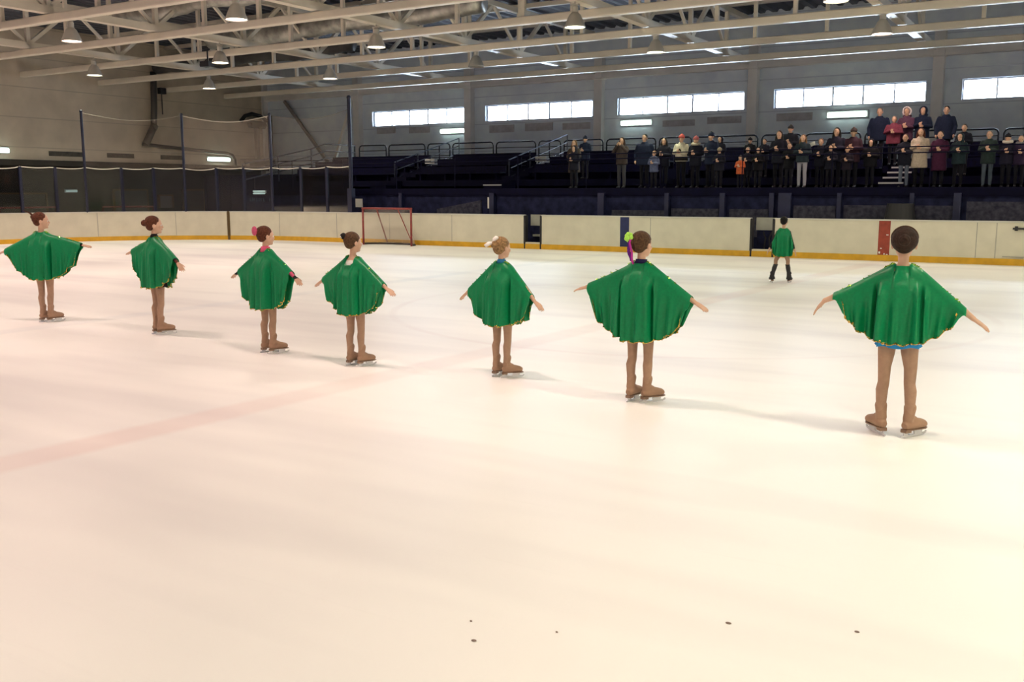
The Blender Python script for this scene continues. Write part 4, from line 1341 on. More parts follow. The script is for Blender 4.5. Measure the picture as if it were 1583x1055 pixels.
def skater(sp):
    H = sp['H']; k = H / 1.41
    root = thing('person', sp['label'], 'person', (sp['x'], sp['y'], 0), -radians(sp['az']), 'skaters in green capes')
    armL = arm_joints(k, -1, *sp['L']); armR = arm_joints(k, 1, *sp['R'])
    feet = sp.get('feet', ((-0.072, 0.0, 22), (0.072, 0.0, -18)))
    mb = MB()
    # legs
    for (fx, fy, ty), s in zip(feet, (-1, 1)):
        hip = Vector((s * 0.066 * k, 0.0, 0.70 * k)); an = Vector((fx * k, (fy - 0.010) * k, 0.16 * k)); fl = Vector((fx * k, (fy - 0.012) * k, 0.12 * k))
        kn = hip.lerp(an, 0.53) + Vector((s * 0.002 * k, 0.012 * k, 0))
        th = hip.lerp(kn, 0.45); ca = kn.lerp(an, 0.38) + Vector((s * 0.004 * k, -0.010 * k, 0))
        mb.limb([hip, th, kn + Vector((0, 0, 0.06 * k)), kn, kn - Vector((0, 0, 0.05 * k)), ca, ca.lerp(an, 0.6), an, fl],
                [0.066 * k, 0.055 * k, 0.043 * k, 0.040 * k, 0.038 * k, 0.0405 * k, 0.034 * k, 0.030 * k, 0.030 * k], 14)
    # trunk and neck
    mb.tube([(0, -0.004 * k, 0.645 * k), (0, -0.008 * k, 0.70 * k), (0, -0.004 * k, 0.77 * k), (0, 0.0, 0.86 * k), (0, 0.002 * k, 0.94 * k), (0, 0.002 * k, 1.03 * k), (0, 0, 1.10 * k), (0, -0.001 * k, 1.135 * k), (0, -0.002 * k, 1.165 * k)],
            [(0.090 * k, 0.062 * k), (0.118 * k, 0.080 * k), (0.112 * k, 0.076 * k), (0.098 * k, 0.068 * k), (0.105 * k, 0.072 * k), (0.122 * k, 0.080 * k), (0.112 * k, 0.062 * k), (0.072 * k, 0.042 * k), (0.041 * k, 0.036 * k)], 20)
    mb.limb([(0, -0.004 * k, 1.13 * k), (0, 0.0, 1.19 * k), (0, 0.008 * k, 1.255 * k)], [0.040 * k, 0.034 * k, 0.036 * k], 14)
    for (sh, el, wr, hd), s in ((armL, -1), (armR, 1)):
        mb.limb([sh + Vector((-s * 0.03 * k, 0, -0.005 * k)), sh, sh.lerp(el, 0.45), el, el.lerp(wr, 0.35), el.lerp(wr, 0.8), wr], [0.036 * k, 0.037 * k, 0.031 * k, 0.0265 * k, 0.027 * k, 0.020 * k, 0.0175 * k], 12)
        add_hand(mb, wr, hd, s, k * 1.04, Vector((0, 1, 0.15)), curl=sp.get('curl', 0.22))
    HP, HR = make_head(mb, k, 1.302 * k, radians(-sp.get('head', 0)), sp.get('tilt', 0))
    me = fused(mb, 0.0048 * k, 5)
    sleeve_x = sp.get('sleeve', 0)                 # how far the sleeves reach along the forearm (0 = bare)
    dress = sp['dress']; leg_m = sp.get('legs', M['tights'])
    col_z = sp.get('collar_z', 1.125) * k
    mats = [M['skin'], leg_m, cloth('dress_' + dress[0], dress[1]), M['lips'], sp.get('cuff', M['skin'])]
    c0 = Vector((0, 0, 1.302 * k))
    Rinv = HR.inverted()
    def pick(c):
        if c.z < 0.66 * k:
            for (sh, el, wr, hd) in (armL, armR):
                if (c - wr).length < 0.22 * k and abs(c.x) > 0.2 * k:
                    return 0
            return 1
        if abs(c.x) > 0.13 * k and c.z < 1.2 * k:
            best = 9
            for (sh, el, wr, hd) in (armL, armR):
                if sh.x * c.x > 0:
                    ax = (wr - sh); f = (c - sh).dot(ax) / ax.length_squared
                    if f < sleeve_x:
                        return 2
                    if f < sleeve_x + 0.10 and sleeve_x > 0:
                        return 4
            return 0
        if c.z < col_z:
            return 2
        q_ = Rinv @ (c - c0) / k
        if q_.y > 0.088 and -0.056 < q_.z < -0.040 and abs(q_.x) < 0.018:
            return 3
        return 0
    paint(me, mats, pick)
    link('body', me, root)
    # eyes
    for s in (-1, 1):
        b = MB(); b.ball(HP(s * 0.028, 0.0810, 0.0), 0.0088 * k, None, 12, 8); ey = obj('eye', b, M['eye_white'], root, smooth=True)
        b = MB(); b.ball(HP(s * 0.028, 0.0872, -0.001), (0.0056 * k, 0.0040 * k, 0.0056 * k), HR, 10, 6); obj('iris', b, M['black'], ey, smooth=True)
    # hair
    hm = hair_mat(*sp['hair'])
    b = MB()
    b.ball(HP(0, -0.014, 0.033), (0.0775 * k, 0.090 * k, 0.0815 * k), HR, 24, 16)
    b.ball(HP(0, -0.040, 0.004), (0.066 * k, 0.052 * k, 0.066 * k), HR, 18, 12)
    if sp.get('volume'):
        v_ = sp['volume']
        b.ball(HP(0, -0.026, 0.028), (0.082 * k * v_, 0.088 * k * v_, 0.080 * k * v_), HR, 24, 16)
    for i in range(26):                               # combed strands, swept back
        a = -1.35 + 2.7 * i / 25
        pts = []
        for j in range(7):
            f = j / 6
            y = 0.060 - 0.150 * f
            rr_ = sqrt(max(0.05, 1 - ((y + 0.014) / 0.094) ** 2))
            pts.append(HP(0.0785 * rr_ * sin(a), y, 0.033 + 0.0825 * rr_ * cos(a)))
        b.tube(pts, [0.0018 * k, 0.004 * k, 0.0045 * k, 0.0045 * k, 0.0045 * k, 0.004 * k, 0.002 * k], 6)
    hme = fused(b, 0.0050 * k, 2); paint(hme, [hm], lambda c: 0)
    hair = link('hair', hme, root)
    hx = sp.get('bun')
    if hx:
        (bx, by, bz, br) = hx
        b = MB(); b.ball(HP(bx, by, bz), (br * k, br * 0.8 * k, br * k), HR, 18, 12)
        for j in range(2):                            # coiled strands of the bun
            cc = []
            for i in range(22):
                a = 2 * pi * i / 21
                cc.append(HP(bx + br * (0.35 + 0.27 * j) * cos(a), by - br * (0.80 - 0.22 * j), bz + br * (0.35 + 0.27 * j) * sin(a)))
            b.tube(cc, br * 0.17 * k, 8, ref=(0, 1, 0))
        bme = fused(b, 0.0042 * k, 9); paint(bme, [hair_mat(*sp.get('bun_hair', sp['hair']))], lambda c: 0)
        link('bun', bme, hair)
    for nm, fn, m_ in sp.get('extras', ()):
        b = MB(); sm_ = fn(b, HP, HR, k)
        obj(nm, b, m_, root if nm in ('collar', 'necklace') else hair, smooth=bool(sm_))
    # skirt of the skating dress
    b = MB()
    n_ = 48; sz = sp.get('skirt_z', 0.60)
    prof = [(0.100, 0.072, 0.82), (0.116, 0.084, 0.74), (0.128, 0.098, 0.66), (0.140, 0.108, sz)]
    vs = []
    for rx_, ry_, z in prof:
        for i in range(n_):
            a = 2 * pi * i / n_; w = 1 + 0.07 * sin(a * 9) * (0.82 - z) / 0.2
            vs.append((rx_ * k * w * cos(a), ry_ * k * w * sin(a) - 0.004 * k, z * k + 0.006 * sin(a * 5) * (0.82 - z) * 5 * k))
    fs = [(r_ * n_ + i, r_ * n_ + (i + 1) % n_, (r_ + 1) * n_ + (i + 1) % n_, (r_ + 1) * n_ + i) for r_ in range(len(prof) - 1) for i in range(n_)]
    b.add(vs, fs)
    so = obj('skirt', b, cloth('dress_' + dress[0], dress[1]), root, smooth=True)
    md = so.modifiers.new('thick', 'SOLIDIFY'); md.thickness = 0.003
    # boots
    for (fx, fy, ty), s in zip(feet, (-1, 1)):
        skate(k, (fx * k, fy * k), radians(ty), root, sp.get('boot', M['boot']), flare=sp.get('warmers', False))
        if sp.get('warmers'):
            hip = Vector((s * 0.066 * k, 0.0, 0.70 * k)); an = Vector((fx * k, (fy - 0.010) * k, 0.15 * k)); kn = hip.lerp(an, 0.53)
            b = MB()
            pts = [kn - Vector((0, -0.005, 0.02 * k)), kn.lerp(an, 0.35), kn.lerp(an, 0.7), an, Vector((fx * k, (fy + 0.01) * k, 0.085 * k))]
            b.tube(pts, [0.046 * k, 0.050 * k, 0.042 * k, 0.050 * k, 0.064 * k], 16); b.tube([pts[0] + Vector((0, 0, 0.004)), pts[0] - Vector((0, 0, 0.012))], 0.049 * k, 16)
            obj('leg_warmer', b, M['black'], root, smooth=True)
    cape(k, (armL, armR), sp['R_cape'], sp['spread'], (M['satin'], M['gold']), root, sp['seed'], hole=sp.get('hole', 0.048), dip=sp.get('dip', 0.0))
    return root


# ornaments, given in head space
def bow(b, HP, HR, k):
    c = (-0.012, -0.098, 0.062)
    for e in ((-0.030, -0.078, -0.034), (0.016, 0.036, 0.052)):
        b.tube([HP(*c), HP(c[0] + e[0] * .45, c[1] + e[1] * .45 - 0.006, c[2] + e[2] * .45 + 0.006), HP(c[0] + e[0], c[1] + e[1], c[2] + e[2])], [(0.008 * k, 0.008 * k), (0.030 * k, 0.018 * k), (0.034 * k, 0.014 * k)], 12, ref=HR @ Vector((0, 0.5, -0.9)))
    b.ball(HP(*c), 0.015 * k)
    return True
def scrunchie(c, r):
    def f(b, HP, HR, k):
        n_ = 12
        for i in range(n_):
            a = 2 * pi * i / n_
            b.ball(HP(c[0] + r * cos(a), c[1], c[2] + r * sin(a)), r * 0.52 * k, None, 12, 8)
        b.ball(HP(*c), (r * 0.95 * k, r * 0.7 * k, r * 0.95 * k), HR, 14, 10)
        return True
    return f
def petals(c, r, n_=7):
    def f(b, HP, HR, k):
        for i in range(n_):
            a = 2 * pi * i / n_
            b.ball(HP(c[0] + r * .62 * cos(a), c[1] + 0.006 * (i % 2), c[2] + r * .62 * sin(a)), (r * .48 * k, r * .30 * k, r * .48 * k), HR, 12, 8)
        b.ball(HP(c[0], c[1] - 0.012, c[2]), (r * .4 * k, r * .3 * k, r * .4 * k), HR, 12, 8)
        return True
    return f
def ribbon(p0, p1, w, wob):
    def f(b, HP, HR, k):
        pts = []
        for i in range(9):
            t = i / 8
            pts.append(HP(p0[0] + (p1[0] - p0[0]) * t + wob * sin(t * 9), p0[1] + (p1[1] - p0[1]) * t - 0.012 * sin(t * 3.1), p0[2] + (p1[2] - p0[2]) * t))
        b.tube(pts, [(w * k, 0.006 * k)] * 9, 10, ref=HR @ Vector((0, -1, 0)))
        return True
    return f
def ring_band(c, r, th):
    def f(b, HP, HR, k):
        pts = []
        for i in range(25):
            a = 2 * pi * i / 24
            pts.append(HP(c[0] + r * cos(a), c[1], c[2] + r * sin(a)))
        b.tube(pts, th * k, 8, ref=(0, 1, 0)); return True
    return f
def collar(r=0.047, h=0.050, zc=1.165):
    def f(b, HP, HR, k):
        b.tube([(0, -0.003 * k, (zc - h / 2) * k), (0, 0.0, zc * k), (0, 0.002 * k, (zc + h / 2) * k)], [r * 1.12 * k, r * 0.98 * k, r * 0.93 * k], 20); return True
    return f
def dots(pts, r):
    def f(b, HP, HR, k):
        for p in pts:
            b.ball(HP(*p), r * k, None, 10, 7)
        return True
    return f
def headband(b, HP, HR, k):
    pts = []
    for i in range(17):
        a = pi * i / 16
        pts.append(HP(0.083 * cos(a), -0.030, 0.040 + 0.080 * sin(a)))
    b.tube(pts, 0.004 * k, 6, ref=(0, 1, 0)); return True
def spiky(b, HP, HR, k):
    for i in range(7):
        a = -0.6 + 0.2 * i
        b.tube([HP(-0.02, -0.075, 0.07), HP(-0.035 + 0.02 * a, -0.105, 0.095 + 0.01 * a), HP(-0.06 + 0.03 * a, -0.125 - 0.01 * i % 2, 0.125 + 0.02 * a)], [0.010 * k, 0.008 * k, 0.002 * k], 7)
    return True

pink = cloth('pink_cloth', (0.60, 0.10, 0.20)); white = cloth('white_cloth', (0.80, 0.78, 0.74)); blue = cloth('blue_cloth', (0.03, 0.20, 0.42))
lime = cloth('lime_cloth', (0.42, 0.80, 0.12)); purple = cloth('purple_cloth', (0.12, 0.012, 0.22)); magenta = cloth('magenta_cloth', (0.45, 0.03, 0.30)); navyc = cloth('navy_cloth', (0.012, 0.010, 0.06)); blackc = cloth('black_cloth', (0.012, 0.011, 0.014)); maroon = cloth('maroon_cloth', (0.11, 0.03, 0.022))
brown = ('hair_dark_brown', (0.026, 0.012, 0.008)); auburn = ('hair_auburn', (0.085, 0.026, 0.012)); chest = ('hair_chestnut', (0.075, 0.038, 0.018)); light = ('hair_light_brown', (0.16, 0.088, 0.042)); blond = ('hair_blond', (0.26, 0.155, 0.070)); blackh = ('hair_black', (0.008, 0.007, 0.007))

SKATERS = [
    dict(label='girl skater farthest left, green cape spread wide, dark ponytail, black sleeves', x=-11.42, y=7.31, H=1.39, az=-24, head=54, L=(24, -4), R=(12, 4, 2, -4), R_cape=0.615, spread=(0.54, 0.54), seed=1,
         hair=auburn, bun=(-0.01, -0.085, 0.055, 0.030), dress=('black', (0.012, 0.011, 0.014)), sleeve=1.02, skirt_z=0.585, feet=((-0.052, 0.0, -20), (0.055, 0.0, -32)), extras=(('ponytail', spiky, hair_mat(*auburn)),)),
    dict(label='girl skater second from the left, auburn bun and black collar above her green cape', x=-9.29, y=7.33, H=1.37, az=13, head=20, L=(16, -6), R=(28, 6, 6, 8), R_cape=0.60, spread=(0.50, 0.49), seed=2,
         hair=auburn, bun=(-0.030, -0.098, 0.030, 0.040), dress=('black', (0.012, 0.011, 0.014)), collar_z=1.205, sleeve=0.90, cuff=maroon, skirt_z=0.575, feet=((-0.060, 0.0, 6), (0.060, 0.0, -14)), extras=(('collar', collar(), blackc),)),
    dict(label='girl skater third from the left with pink hair scrunchie and pink collar', x=-7.22, y=7.04, H=1.30, az=10, head=12, L=(30, -8), R=(29, 4, 4, 6), R_cape=0.63, spread=(0.47, 0.46), seed=3, hole=0.056, dip=0.030,
         hair=auburn, bun=(-0.015, -0.092, 0.050, 0.034), dress=('pink', (0.60, 0.10, 0.20)), collar_z=1.200, sleeve=0.98, cuff=blackc, skirt_z=0.62, feet=((-0.070, 0.0, 0), (0.070, 0.01, -16)),
         extras=(('scrunchie', scrunchie((-0.022, -0.110, 0.062), 0.034), pink), ('collar', collar(0.052, 0.06, 1.160), pink))),
    dict(label='girl skater fourth from the left with dark bun and white low-backed top', x=-5.97, y=6.93, H=1.27, az=7, head=10, L=(30, -2), R=(34, 4, 2, -4), R_cape=0.565, spread=(0.46, 0.47), seed=4,
         hair=chest, bun=(-0.030, -0.090, 0.072, 0.036), bun_hair=blackh, dress=('white', (0.80, 0.78, 0.74)), skirt_z=0.63, feet=((-0.070, 0.0, 0), (0.070, 0.03, -10)),
         extras=(('hairpin', dots([(-0.035, -0.122, 0.070), (-0.026, -0.120, 0.058)], 0.007), white),),
         hole=0.068, dip=0.078),
    dict(label='blond girl skater in the middle of the line with white hair bow and blue collar', x=-4.48, y=7.18, H=1.25, az=8, head=8, L=(38, -2), R=(44, 2, 2, -6), R_cape=0.575, spread=(0.45, 0.45), seed=5, hole=0.050, dip=0.006,
         hair=blond, bun=(-0.006, -0.088, 0.040, 0.040), dress=('blue', (0.03, 0.20, 0.42)), collar_z=1.20, skirt_z=0.64, feet=((-0.065, 0.0, 0), (0.065, 0.01, -38)), extras=(('hair_bow', bow, white), ('collar', collar(0.046, 0.05), blue))),
    dict(label='girl skater with lime hair flower and purple ribbons', x=-3.00, y=6.85, H=1.34, az=4, head=6, L=(24, -2, -4, -6), R=(33, 4, 0, -4), R_cape=0.625, spread=(0.50, 0.50), seed=6, hole=0.056, dip=0.004,
         hair=chest, bun=(-0.040, -0.082, 0.030, 0.032), dress=('navy', (0.012, 0.010, 0.06)), collar_z=1.18, skirt_z=0.64, feet=((-0.070, 0.0, -2), (0.070, 0.02, -30)),
         extras=(('hair_flower', petals((-0.062, -0.098, 0.066), 0.040), lime), ('ribbon', ribbon((-0.055, -0.105, 0.03), (-0.050, -0.075, -0.125), 0.014, 0.006), purple), ('ribbon', ribbon((-0.038, -0.108, 0.05), (-0.028, -0.070, -0.150), 0.010, -0.006), magenta), ('ribbon', ribbon((-0.064, -0.100, 0.02), (-0.060, -0.07, -0.08), 0.010, 0.004), navyc), ('collar', collar(0.050, 0.045, 1.168), navyc))),
    dict(label='girl skater at the right end, back turned, blue skirt under the green cape', x=-1.09, y=6.78, H=1.41, az=-6, head=-3, L=(29, 4, -4, 26), R=(39, 0, 0, -4), R_cape=0.535, spread=(0.49, 0.50), seed=7,
         hair=brown, bun=(0, -0.088, 0.030, 0.046), volume=1.05, dress=('azure', (0.025, 0.26, 0.60)), skirt_z=0.618, feet=((-0.085, 0.0, 34), (0.100, 0.0, -36)), extras=(('hair_band', headband, hair_mat('hair_band_brown', (0.09, 0.05, 0.035))),)),
    dict(label='small distant skater in green cape and black leg warmers, walking by the far boards', x=-4.86, y=17.42, H=1.19, az=-6, head=2, L=(66, -10), R=(72, 14), R_cape=0.52, spread=(0.36, 0.36), seed=8,
         hair=blackh, bun=(0, -0.085, 0.050, 0.030), dress=('black', (0.012, 0.011, 0.014)), sleeve=0.9, skirt_z=0.60, feet=((-0.20, -0.02, 25), (0.150, 0.03, -8)), warmers=True, boot=M['black']),
]
for sp in SKATERS:
    skater(sp)


# ================================================================== spectators
def spectator(x, row, h, label, coat, legs=(0.010, 0.010, 0.016), hair=('hair_dark_brown', (0.035, 0.015, 0.009)), head='hair', headc=None, pose='hold', hem=0.72, turn=0.0, fur=None, wide=1.0, mark=None, dy=0.0, fluff=None):
    y, z = [(25.85, 1.72), (26.84, 2.02), (27.84, 2.32), (28.85, 2.52)][row]
    k = h / 1.65
    root = thing('person', label, 'person', (x, y + dy, z), pi + radians(turn), 'spectators on the stand')
    # body faces +Y here, the whole figure is turned round to face the ice
    def arms():
        out = []
        for s in (-1, 1):
            sh = Vector((s * 0.165 * wide, 0, 1.315))
            if pose == 'down':
                el = Vector((s * 0.235 * wide, -0.02, 1.09)); wr = Vector((s * 0.215 * wide, 0.07, 0.86))
            elif pose == 'up':
                el = Vector((s * 0.26, 0.13, 1.17)); wr = Vector((s * 0.065, 0.24, 1.40))
            else:
                el = Vector((s * 0.245 * wide, 0.02, 1.09)); wr = Vector((s * 0.06, 0.23, 1.13 + 0.03 * s))
            out.append((sh * k, el * k, wr * k))
        return out
    A = arms()
    b = MB()
    for s in (-1, 1):
        b.limb([Vector((s * 0.085, 0, 0.82)) * k, Vector((s * 0.088, 0.012, 0.46)) * k, Vector((s * 0.092, -0.01, 0.28)) * k, Vector((s * 0.09, -0.01, 0.08)) * k], [0.080 * k, 0.058 * k, 0.056 * k, 0.046 * k], 10)
        b.tube([Vector((s * 0.09, -0.05, 0.045)) * k, Vector((s * 0.095, 0.06, 0.05)) * k, Vector((s * 0.10, 0.17, 0.035)) * k], [(0.042 * k, 0.040 * k), (0.045 * k, 0.042 * k), (0.032 * k, 0.026 * k)], 10, ref=(0, 0, 1))
    b.tube([(0, 0, 0.78 * k), (0, 0, 1.0 * k), (0, 0, 1.25 * k), (0, 0, 1.38 * k)], [(0.15 * k, 0.10 * k), (0.13 * k, 0.095 * k), (0.16 * k, 0.10 * k), (0.09 * k, 0.07 * k)], 12)
    b.limb([(0, 0, 1.36 * k), (0, 0.012 * k, 1.47 * k)], [0.052 * k, 0.050 * k], 10)
    hz = 1.535 * k
    HP, HR = make_head(b, k * 1.13, hz, 0.0, -0.10)
    for (sh, el, wr), s in zip(A, (-1, 1)):
        b.limb([sh, el, wr], [0.045 * k, 0.036 * k, 0.026 * k], 8)
        hd = (wr - el).normalized()
        b.ball(wr + hd * 0.045 * k, (0.034 * k, 0.040 * k, 0.045 * k), None, 10, 8)
        for q_ in range(4):
            o_ = Vector((0, 0, 0.022 * (q_ - 1.5) * k)) if pose != 'down' else Vector((0, 0.022 * (q_ - 1.5) * k, 0))
            b.limb([wr + hd * 0.07 * k + o_, wr + hd * 0.125 * k + o_ + Vector((-s * 0.012 * k, 0, 0))], [0.011 * k, 0.009 * k], 6)
    me = fused(b, 0.017 * k, 2)
    lm = cloth('trousers_%d' % (int(legs[0] * 4000) * 7 + int(legs[2] * 9000)), legs)
    def pick(c):
        if c.z < 0.085 * k:
            return 2
        for (sh, el, wr) in A:
            if (c - wr).length < 0.16 * k and (c - wr).dot(wr - el) > -0.002:
                return 0
        return 1 if c.z < 1.40 * k else 0
    paint(me, [M['skin'], lm, M['black']], pick)
    link('body', me, root)
    for s in (-1, 1):
        eb = MB(); eb.ball(HP(s * 0.029, 0.083, 0.002), (0.010 * k, 0.008 * k, 0.008 * k), HR, 8, 6); obj('eye', eb, M['black'], root, smooth=True)
    # coat
    b = MB()
    hemr = 0.205 if hem > 0.6 else 0.225
    b.tube([(0, 0, hem * k), (0, 0, (hem + 0.03) * k), (0, 0, 0.95 * k), (0, 0, 1.15 * k), (0, 0, 1.30 * k), (0, 0, 1.385 * k), (0, 0.008 * k, 1.43 * k)],
           [(hemr * k * wide * .97, 0.15 * k), (hemr * k * wide, 0.155 * k), (0.195 * k * wide, 0.148 * k), (0.205 * k * wide, 0.150 * k), (0.185 * k * wide, 0.130 * k), (0.115 * k, 0.095 * k), (0.085 * k, 0.085 * k)], 20)
    for (sh, el, wr) in A:
        b.limb([sh, sh.lerp(el, 0.5), el, el.lerp(wr, 0.6), el.lerp(wr, 0.93)], [0.070 * k, 0.066 * k, 0.060 * k, 0.054 * k, 0.047 * k], 10)
    cme = fused(b, 0.019 * k, 3)
    cm = mat('coat', coat, 0.8, spec=0.2, vary=0.18, scale=22); cm.name = 'coat_cloth'
    paint(cme, [cm], lambda c: 0)
    co = link('coat', cme, root)
    if mark:
        mk = MB(); mk.ball((0.02 * k, 0.150 * k, 1.20 * k), (0.050 * k, 0.012 * k, 0.032 * k), None, 14, 8); mk.ball((-0.03 * k, 0.150 * k, 1.17 * k), (0.022 * k, 0.012 * k, 0.028 * k), None, 10, 8); obj('chest_mark', mk, blackc, co, smooth=True)
        mk = MB(); mk.tube([(0, 0, 0.86 * k), (0, 0, 0.95 * k)], [(0.213 * k, 0.165 * k)] * 2, 20); obj('dark_hem_band', mk, blackc, co, smooth=True)
    # head cover or hair
    b = MB()
    kk = k * 1.13
    if head in ('hair', 'long'):
        b.ball(HP(0, -0.016, 0.034), (0.080 * kk, 0.092 * kk, 0.083 * kk), HR, 16, 12); b.ball(HP(0, -0.04, -0.01), (0.068 * kk, 0.05 * kk, 0.07 * kk), HR, 12, 8)
        if head == 'long':
            for s in (-1, 1):
                b.limb([HP(s * 0.064, -0.01, 0.03), HP(s * 0.078, 0.0, -0.06), HP(s * 0.082, 0.03, -0.17), HP(s * 0.08, 0.05, -0.23)], [0.030 * kk, 0.032 * kk, 0.034 * kk, 0.020 * kk], 10)
            b.tube([HP(0, -0.05, 0.02), HP(0, -0.07, -0.10), HP(0, -0.07, -0.2)], [(0.07 * kk, 0.04 * kk), (0.09 * kk, 0.035 * kk), (0.08 * kk, 0.02 * kk)], 12)
        hmat_ = hair_mat(*hair); nm = 'hair'
    elif head == 'hat':
        b.ball(HP(0, -0.008, 0.050), (0.084 * kk, 0.098 * kk, 0.078 * kk), HR, 16, 12)
        b.tube([HP(0, 0.004, 0.030), HP(0, 0.002, 0.060)], [(0.086 * kk, 0.102 * kk), (0.086 * kk, 0.100 * kk)], 18)
        b.ball(HP(0, -0.01, 0.132), 0.020 * kk); hmat_ = cloth('hat_%d' % int(sum(headc) * 9999), headc); nm = 'knit_hat'
    else:
        b.ball(HP(0, -0.036, 0.016), (0.106 * kk, 0.108 * kk, 0.118 * kk), HR, 18, 12); b.ball(HP(0, -0.03, -0.10), (0.115 * kk, 0.09 * kk, 0.06 * kk), HR, 14, 8)
        hmat_ = cloth('hood_%d' % int(sum(headc) * 9999), headc); nm = 'hood'
    hme = fused(b, 0.012 * kk, 2); paint(hme, [hmat_], lambda c: 0)
    ho = link(nm, hme, root)
    if nm == 'hood' and fluff:
        b = MB()
        for i in range(16):
            a = -0.6 + (pi + 1.2) * i / 15
            b.ball(HP(0.095 * cos(a), 0.052, 0.012 + 0.112 * sin(a)), 0.026 * kk, None, 8, 6)
        obj('fur_edge', b, cloth('fur_%d' % int(sum(fluff) * 9999), fluff, 0.95), ho, smooth=True)
    if fur:
        b = MB()
        for i in range(18):
            a = 2 * pi * i / 18
            b.ball((0.115 * k * cos(a), 0.01 * k + 0.10 * k * sin(a), (1.425 - 0.02 * sin(a)) * k), 0.045 * k, None, 8, 6)
        obj('fur_collar', b, cloth('fur_%d' % int(sum(fur) * 9999), fur, 0.95), co, smooth=True)
    return root


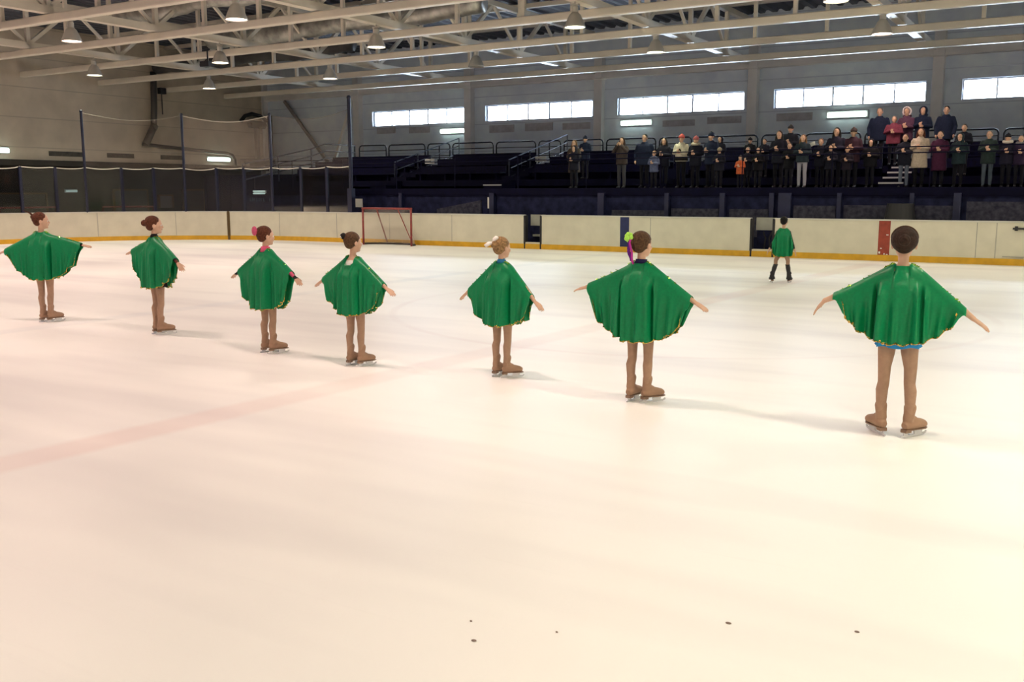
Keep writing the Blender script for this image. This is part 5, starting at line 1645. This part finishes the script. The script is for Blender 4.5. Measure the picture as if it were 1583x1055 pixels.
DK = (0.010, 0.011, 0.022); NV = (0.011, 0.018, 0.045); BK = (0.006, 0.006, 0.010); TL = (0.014, 0.028, 0.036)
jeans = (0.16, 0.19, 0.26)
bl_h = ('hair_black', (0.008, 0.007, 0.007)); br_h = ('hair_dark_brown', (0.035, 0.015, 0.009)); gr_h = ('hair_grey', (0.16, 0.15, 0.14)); lt_h = ('hair_light_brown', (0.16, 0.088, 0.042))
PEOPLE = [
    (-13.56, 0, 1.43, 'spectator in a greyish brown coat at the left end of the crowd', (0.070, 0.055, 0.048), dict(hair=lt_h, head='long', hem=0.55)),
    (-13.38, 0, 1.24, 'small dark clad child close to the greyish brown coat', DK, dict(head='hood', headc=DK, dy=-0.35)),
    (-13.70, 1, 1.29, 'dark clad spectator with pointed dark hat second in the crowd', NV, dict(head='hat', headc=NV)),
    (-12.00, 0, 1.46, 'spectator in brown jacket over a long pale patterned skirt', (0.055, 0.042, 0.040), dict(head='long', hair=br_h, legs=(0.075, 0.075, 0.085), pose='up', hem=0.78)),
    (-11.29, 0, 1.53, 'broad spectator in a dark wide jacket right of the pale skirt', NV, dict(wide=1.28, hair=bl_h, pose='down')),
    (-10.69, 0, 1.41, 'dark haired spectator in dark jacket left of the cream jacket', DK, dict(hair=bl_h, head='long')),
    (-10.82, 0, 1.05, 'child in striped blue and white jacket in front of the dark haired spectator', (0.10, 0.12, 0.22), dict(hair=lt_h, dy=-0.40)),
    (-10.17, 0, 1.48, 'spectator in a cream jacket with a black mark and a pink knit hat', (0.62, 0.58, 0.46), dict(head='hat', headc=(0.50, 0.10, 0.09), mark=True, legs=BK, hem=0.84)),
    (-9.75, 0, 1.42, 'spectator in dark coat with pale fur collar and pink hat', DK, dict(head='hat', headc=(0.34, 0.09, 0.10), fur=(0.46, 0.42, 0.34))),
    (-9.31, 0, 1.51, 'spectator in navy coat and dark round hat right of the pale fur collar', NV, dict(head='hat', headc=NV, turn=-12)),
    (-9.40, 1, 1.15, 'half hidden dark spectator behind the navy coat and round hat', DK, dict(head='hood', headc=DK)),
    (-8.92, 0, 1.08, 'child with pale hat and dark jacket left of the orange jacket', DK, dict(head='hat', headc=(0.30, 0.27, 0.18), dy=-0.40)),
    (-8.32, 0, 0.86, 'small child in an orange jacket with grey hood at the front railing', (0.55, 0.12, 0.045), dict(head='hood', headc=(0.22, 0.20, 0.19), dy=-0.45)),
    (-8.53, 1, 1.09, 'dark spectator with brimmed cap behind the orange jacket', BK, dict(head='hat', headc=BK)),
    (-8.27, 0, 1.10, 'pale faced child in black jacket right above the orange jacket', DK, dict(hair=gr_h)),
    (-8.12, 1, 1.06, 'dark clad spectator standing left of the long haired dark woman', DK, dict(hair=bl_h)),
    (-7.43, 0, 1.50, 'woman with long black hair and dark coat beside the tallest figure', DK, dict(head='long', hair=bl_h)),
    (-7.87, 0, 1.07, 'small hooded child with grey face between the orange jacket and the dark woman', BK, dict(head='hood', headc=BK, dy=-0.35)),
    (-7.41, 1, 1.39, 'tall spectator in a dark coat and cap left of the light trousers', (0.014, 0.016, 0.026), dict(head='hat', headc=(0.03, 0.03, 0.035), wide=1.1)),
    (-7.06, 0, 1.17, 'pale faced black clad youngster in front of the tall dark coat', BK, dict(hair=bl_h, dy=-0.30)),
    (-6.68, 0, 1.36, 'youngster in teal jacket and light trousers standing at the front railing', (0.020, 0.032, 0.045), dict(legs=(0.30, 0.30, 0.36), hair=lt_h, hem=0.80, dy=-0.45, head='long')),
    (-6.34, 0, 1.27, 'fair haired spectator in dark coat holding a white sheet', DK, dict(hair=lt_h)),
    (-5.95, 0, 1.53, 'spectator with long dark hair and navy coat right of the white sheet', (0.014, 0.014, 0.030), dict(head='long', hair=bl_h, wide=1.1)),
    (-5.53, 0, 1.50, 'spectator in dark maroon coat and knit cap below the fourth window', (0.038, 0.016, 0.028), dict(head='hat', headc=(0.045, 0.03, 0.03))),
    (-5.99, 0, 1.08, 'child with round face in front of the long dark hair and navy coat', DK, dict(hair=br_h, dy=-0.38)),
    (-5.58, 0, 1.03, 'child with round face in front of the dark maroon coat', (0.016, 0.012, 0.022), dict(hair=lt_h, dy=-0.38)),
    (-5.30, 2, 1.54, 'broad navy coated man at the left of the upper row', NV, dict(wide=1.22, hair=gr_h, pose='down')),
    (-4.87, 2, 1.29, 'child in a rosy red jacket in the upper row', (0.20, 0.045, 0.075), dict(hair=gr_h, wide=1.15, dy=-0.3)),
    (-4.61, 2, 1.51, 'spectator with white fur hood and mauve coat in the upper row', (0.10, 0.045, 0.085), dict(head='hood', headc=(0.12, 0.06, 0.09), fluff=(0.66, 0.60, 0.62))),
    (-4.21, 2, 1.52, 'spectator in dark blue hooded coat right of the white fur hood', NV, dict(head='hood', headc=NV)),
    (-3.64, 2, 1.51, 'dark blue coated spectator alone at the right of the upper row', NV, dict(hair=bl_h, wide=1.1, pose='down')),
    (-5.09, 0, 1.21, 'stooping spectator in a dark rounded hood by the white step edges', BK, dict(head='hood', headc=BK, wide=1.15)),
    (-4.28, 0, 1.32, 'spectator in dark jacket and pale jeans left of the beige coat', DK, dict(legs=jeans, hair=br_h, hem=0.70)),
    (-3.93, 0, 1.45, 'spectator in a beige quilted coat with long brown hair', (0.50, 0.42, 0.34), dict(head='long', hair=('hair_auburn', (0.085, 0.026, 0.012)), legs=BK, hem=0.56)),
    (-3.48, 0, 1.37, 'spectator in a dark purple coat right of the beige coat', (0.055, 0.012, 0.040), dict(hair=br_h, hem=0.50)),
    (-3.07, 1, 1.27, 'dark coated man with short hair behind the dark teal hood', DK, dict(hair=bl_h)),
    (-3.04, 0, 1.30, 'spectator in dark teal hood and coat right of the purple coat', TL, dict(head='hood', headc=TL)),
    (-2.40, 0, 1.34, 'grey haired spectator in dark green coat and light jeans', (0.020, 0.034, 0.034), dict(hair=gr_h, legs=(0.10, 0.13, 0.17), hem=0.70)),
    (-2.00, 0, 1.25, 'spectator with dark cap and white fur collar near the right edge', (0.014, 0.013, 0.030), dict(head='hat', headc=BK, fur=(0.55, 0.50, 0.46))),
    (-1.72, 0, 1.21, 'spectator in a dim violet coat at the right picture edge', (0.030, 0.018, 0.050), dict(hair=gr_h, fur=(0.25, 0.24, 0.25))),
]
for px_, row, h_, lab, coat_c, kw in PEOPLE:
    spectator(px_, row, h_, lab, coat_c, **kw)
mb = MB(); mb.bar((-6.62, 25.50, 2.78), (-6.40, 25.52, 2.88), 0.004, 0.10)
tag(obj('paper_sheet', mb, M['paper']), 'white sheet of paper held by a spectator in the crowd', 'paper')

# small dark specks on the near ice
mb = MB()
for sx, sy, r_ in ((-1.96, 2.91, .006), (-1.86, 2.78, .011), (-1.10, 3.41, .012), (-0.66, 3.59, .010), (-1.63, 3.0, .006)):
    mb.ball((sx, sy, 0.002), (r_, r_ * 0.7, 0.003), None, 8, 6)
sp_ = tag(obj('ice_specks', mb, cloth('speck_grey', (0.22, 0.16, 0.14)), smooth=True), 'tiny dark specks scattered on the near ice', 'specks')
sp_['kind'] = 'stuff'
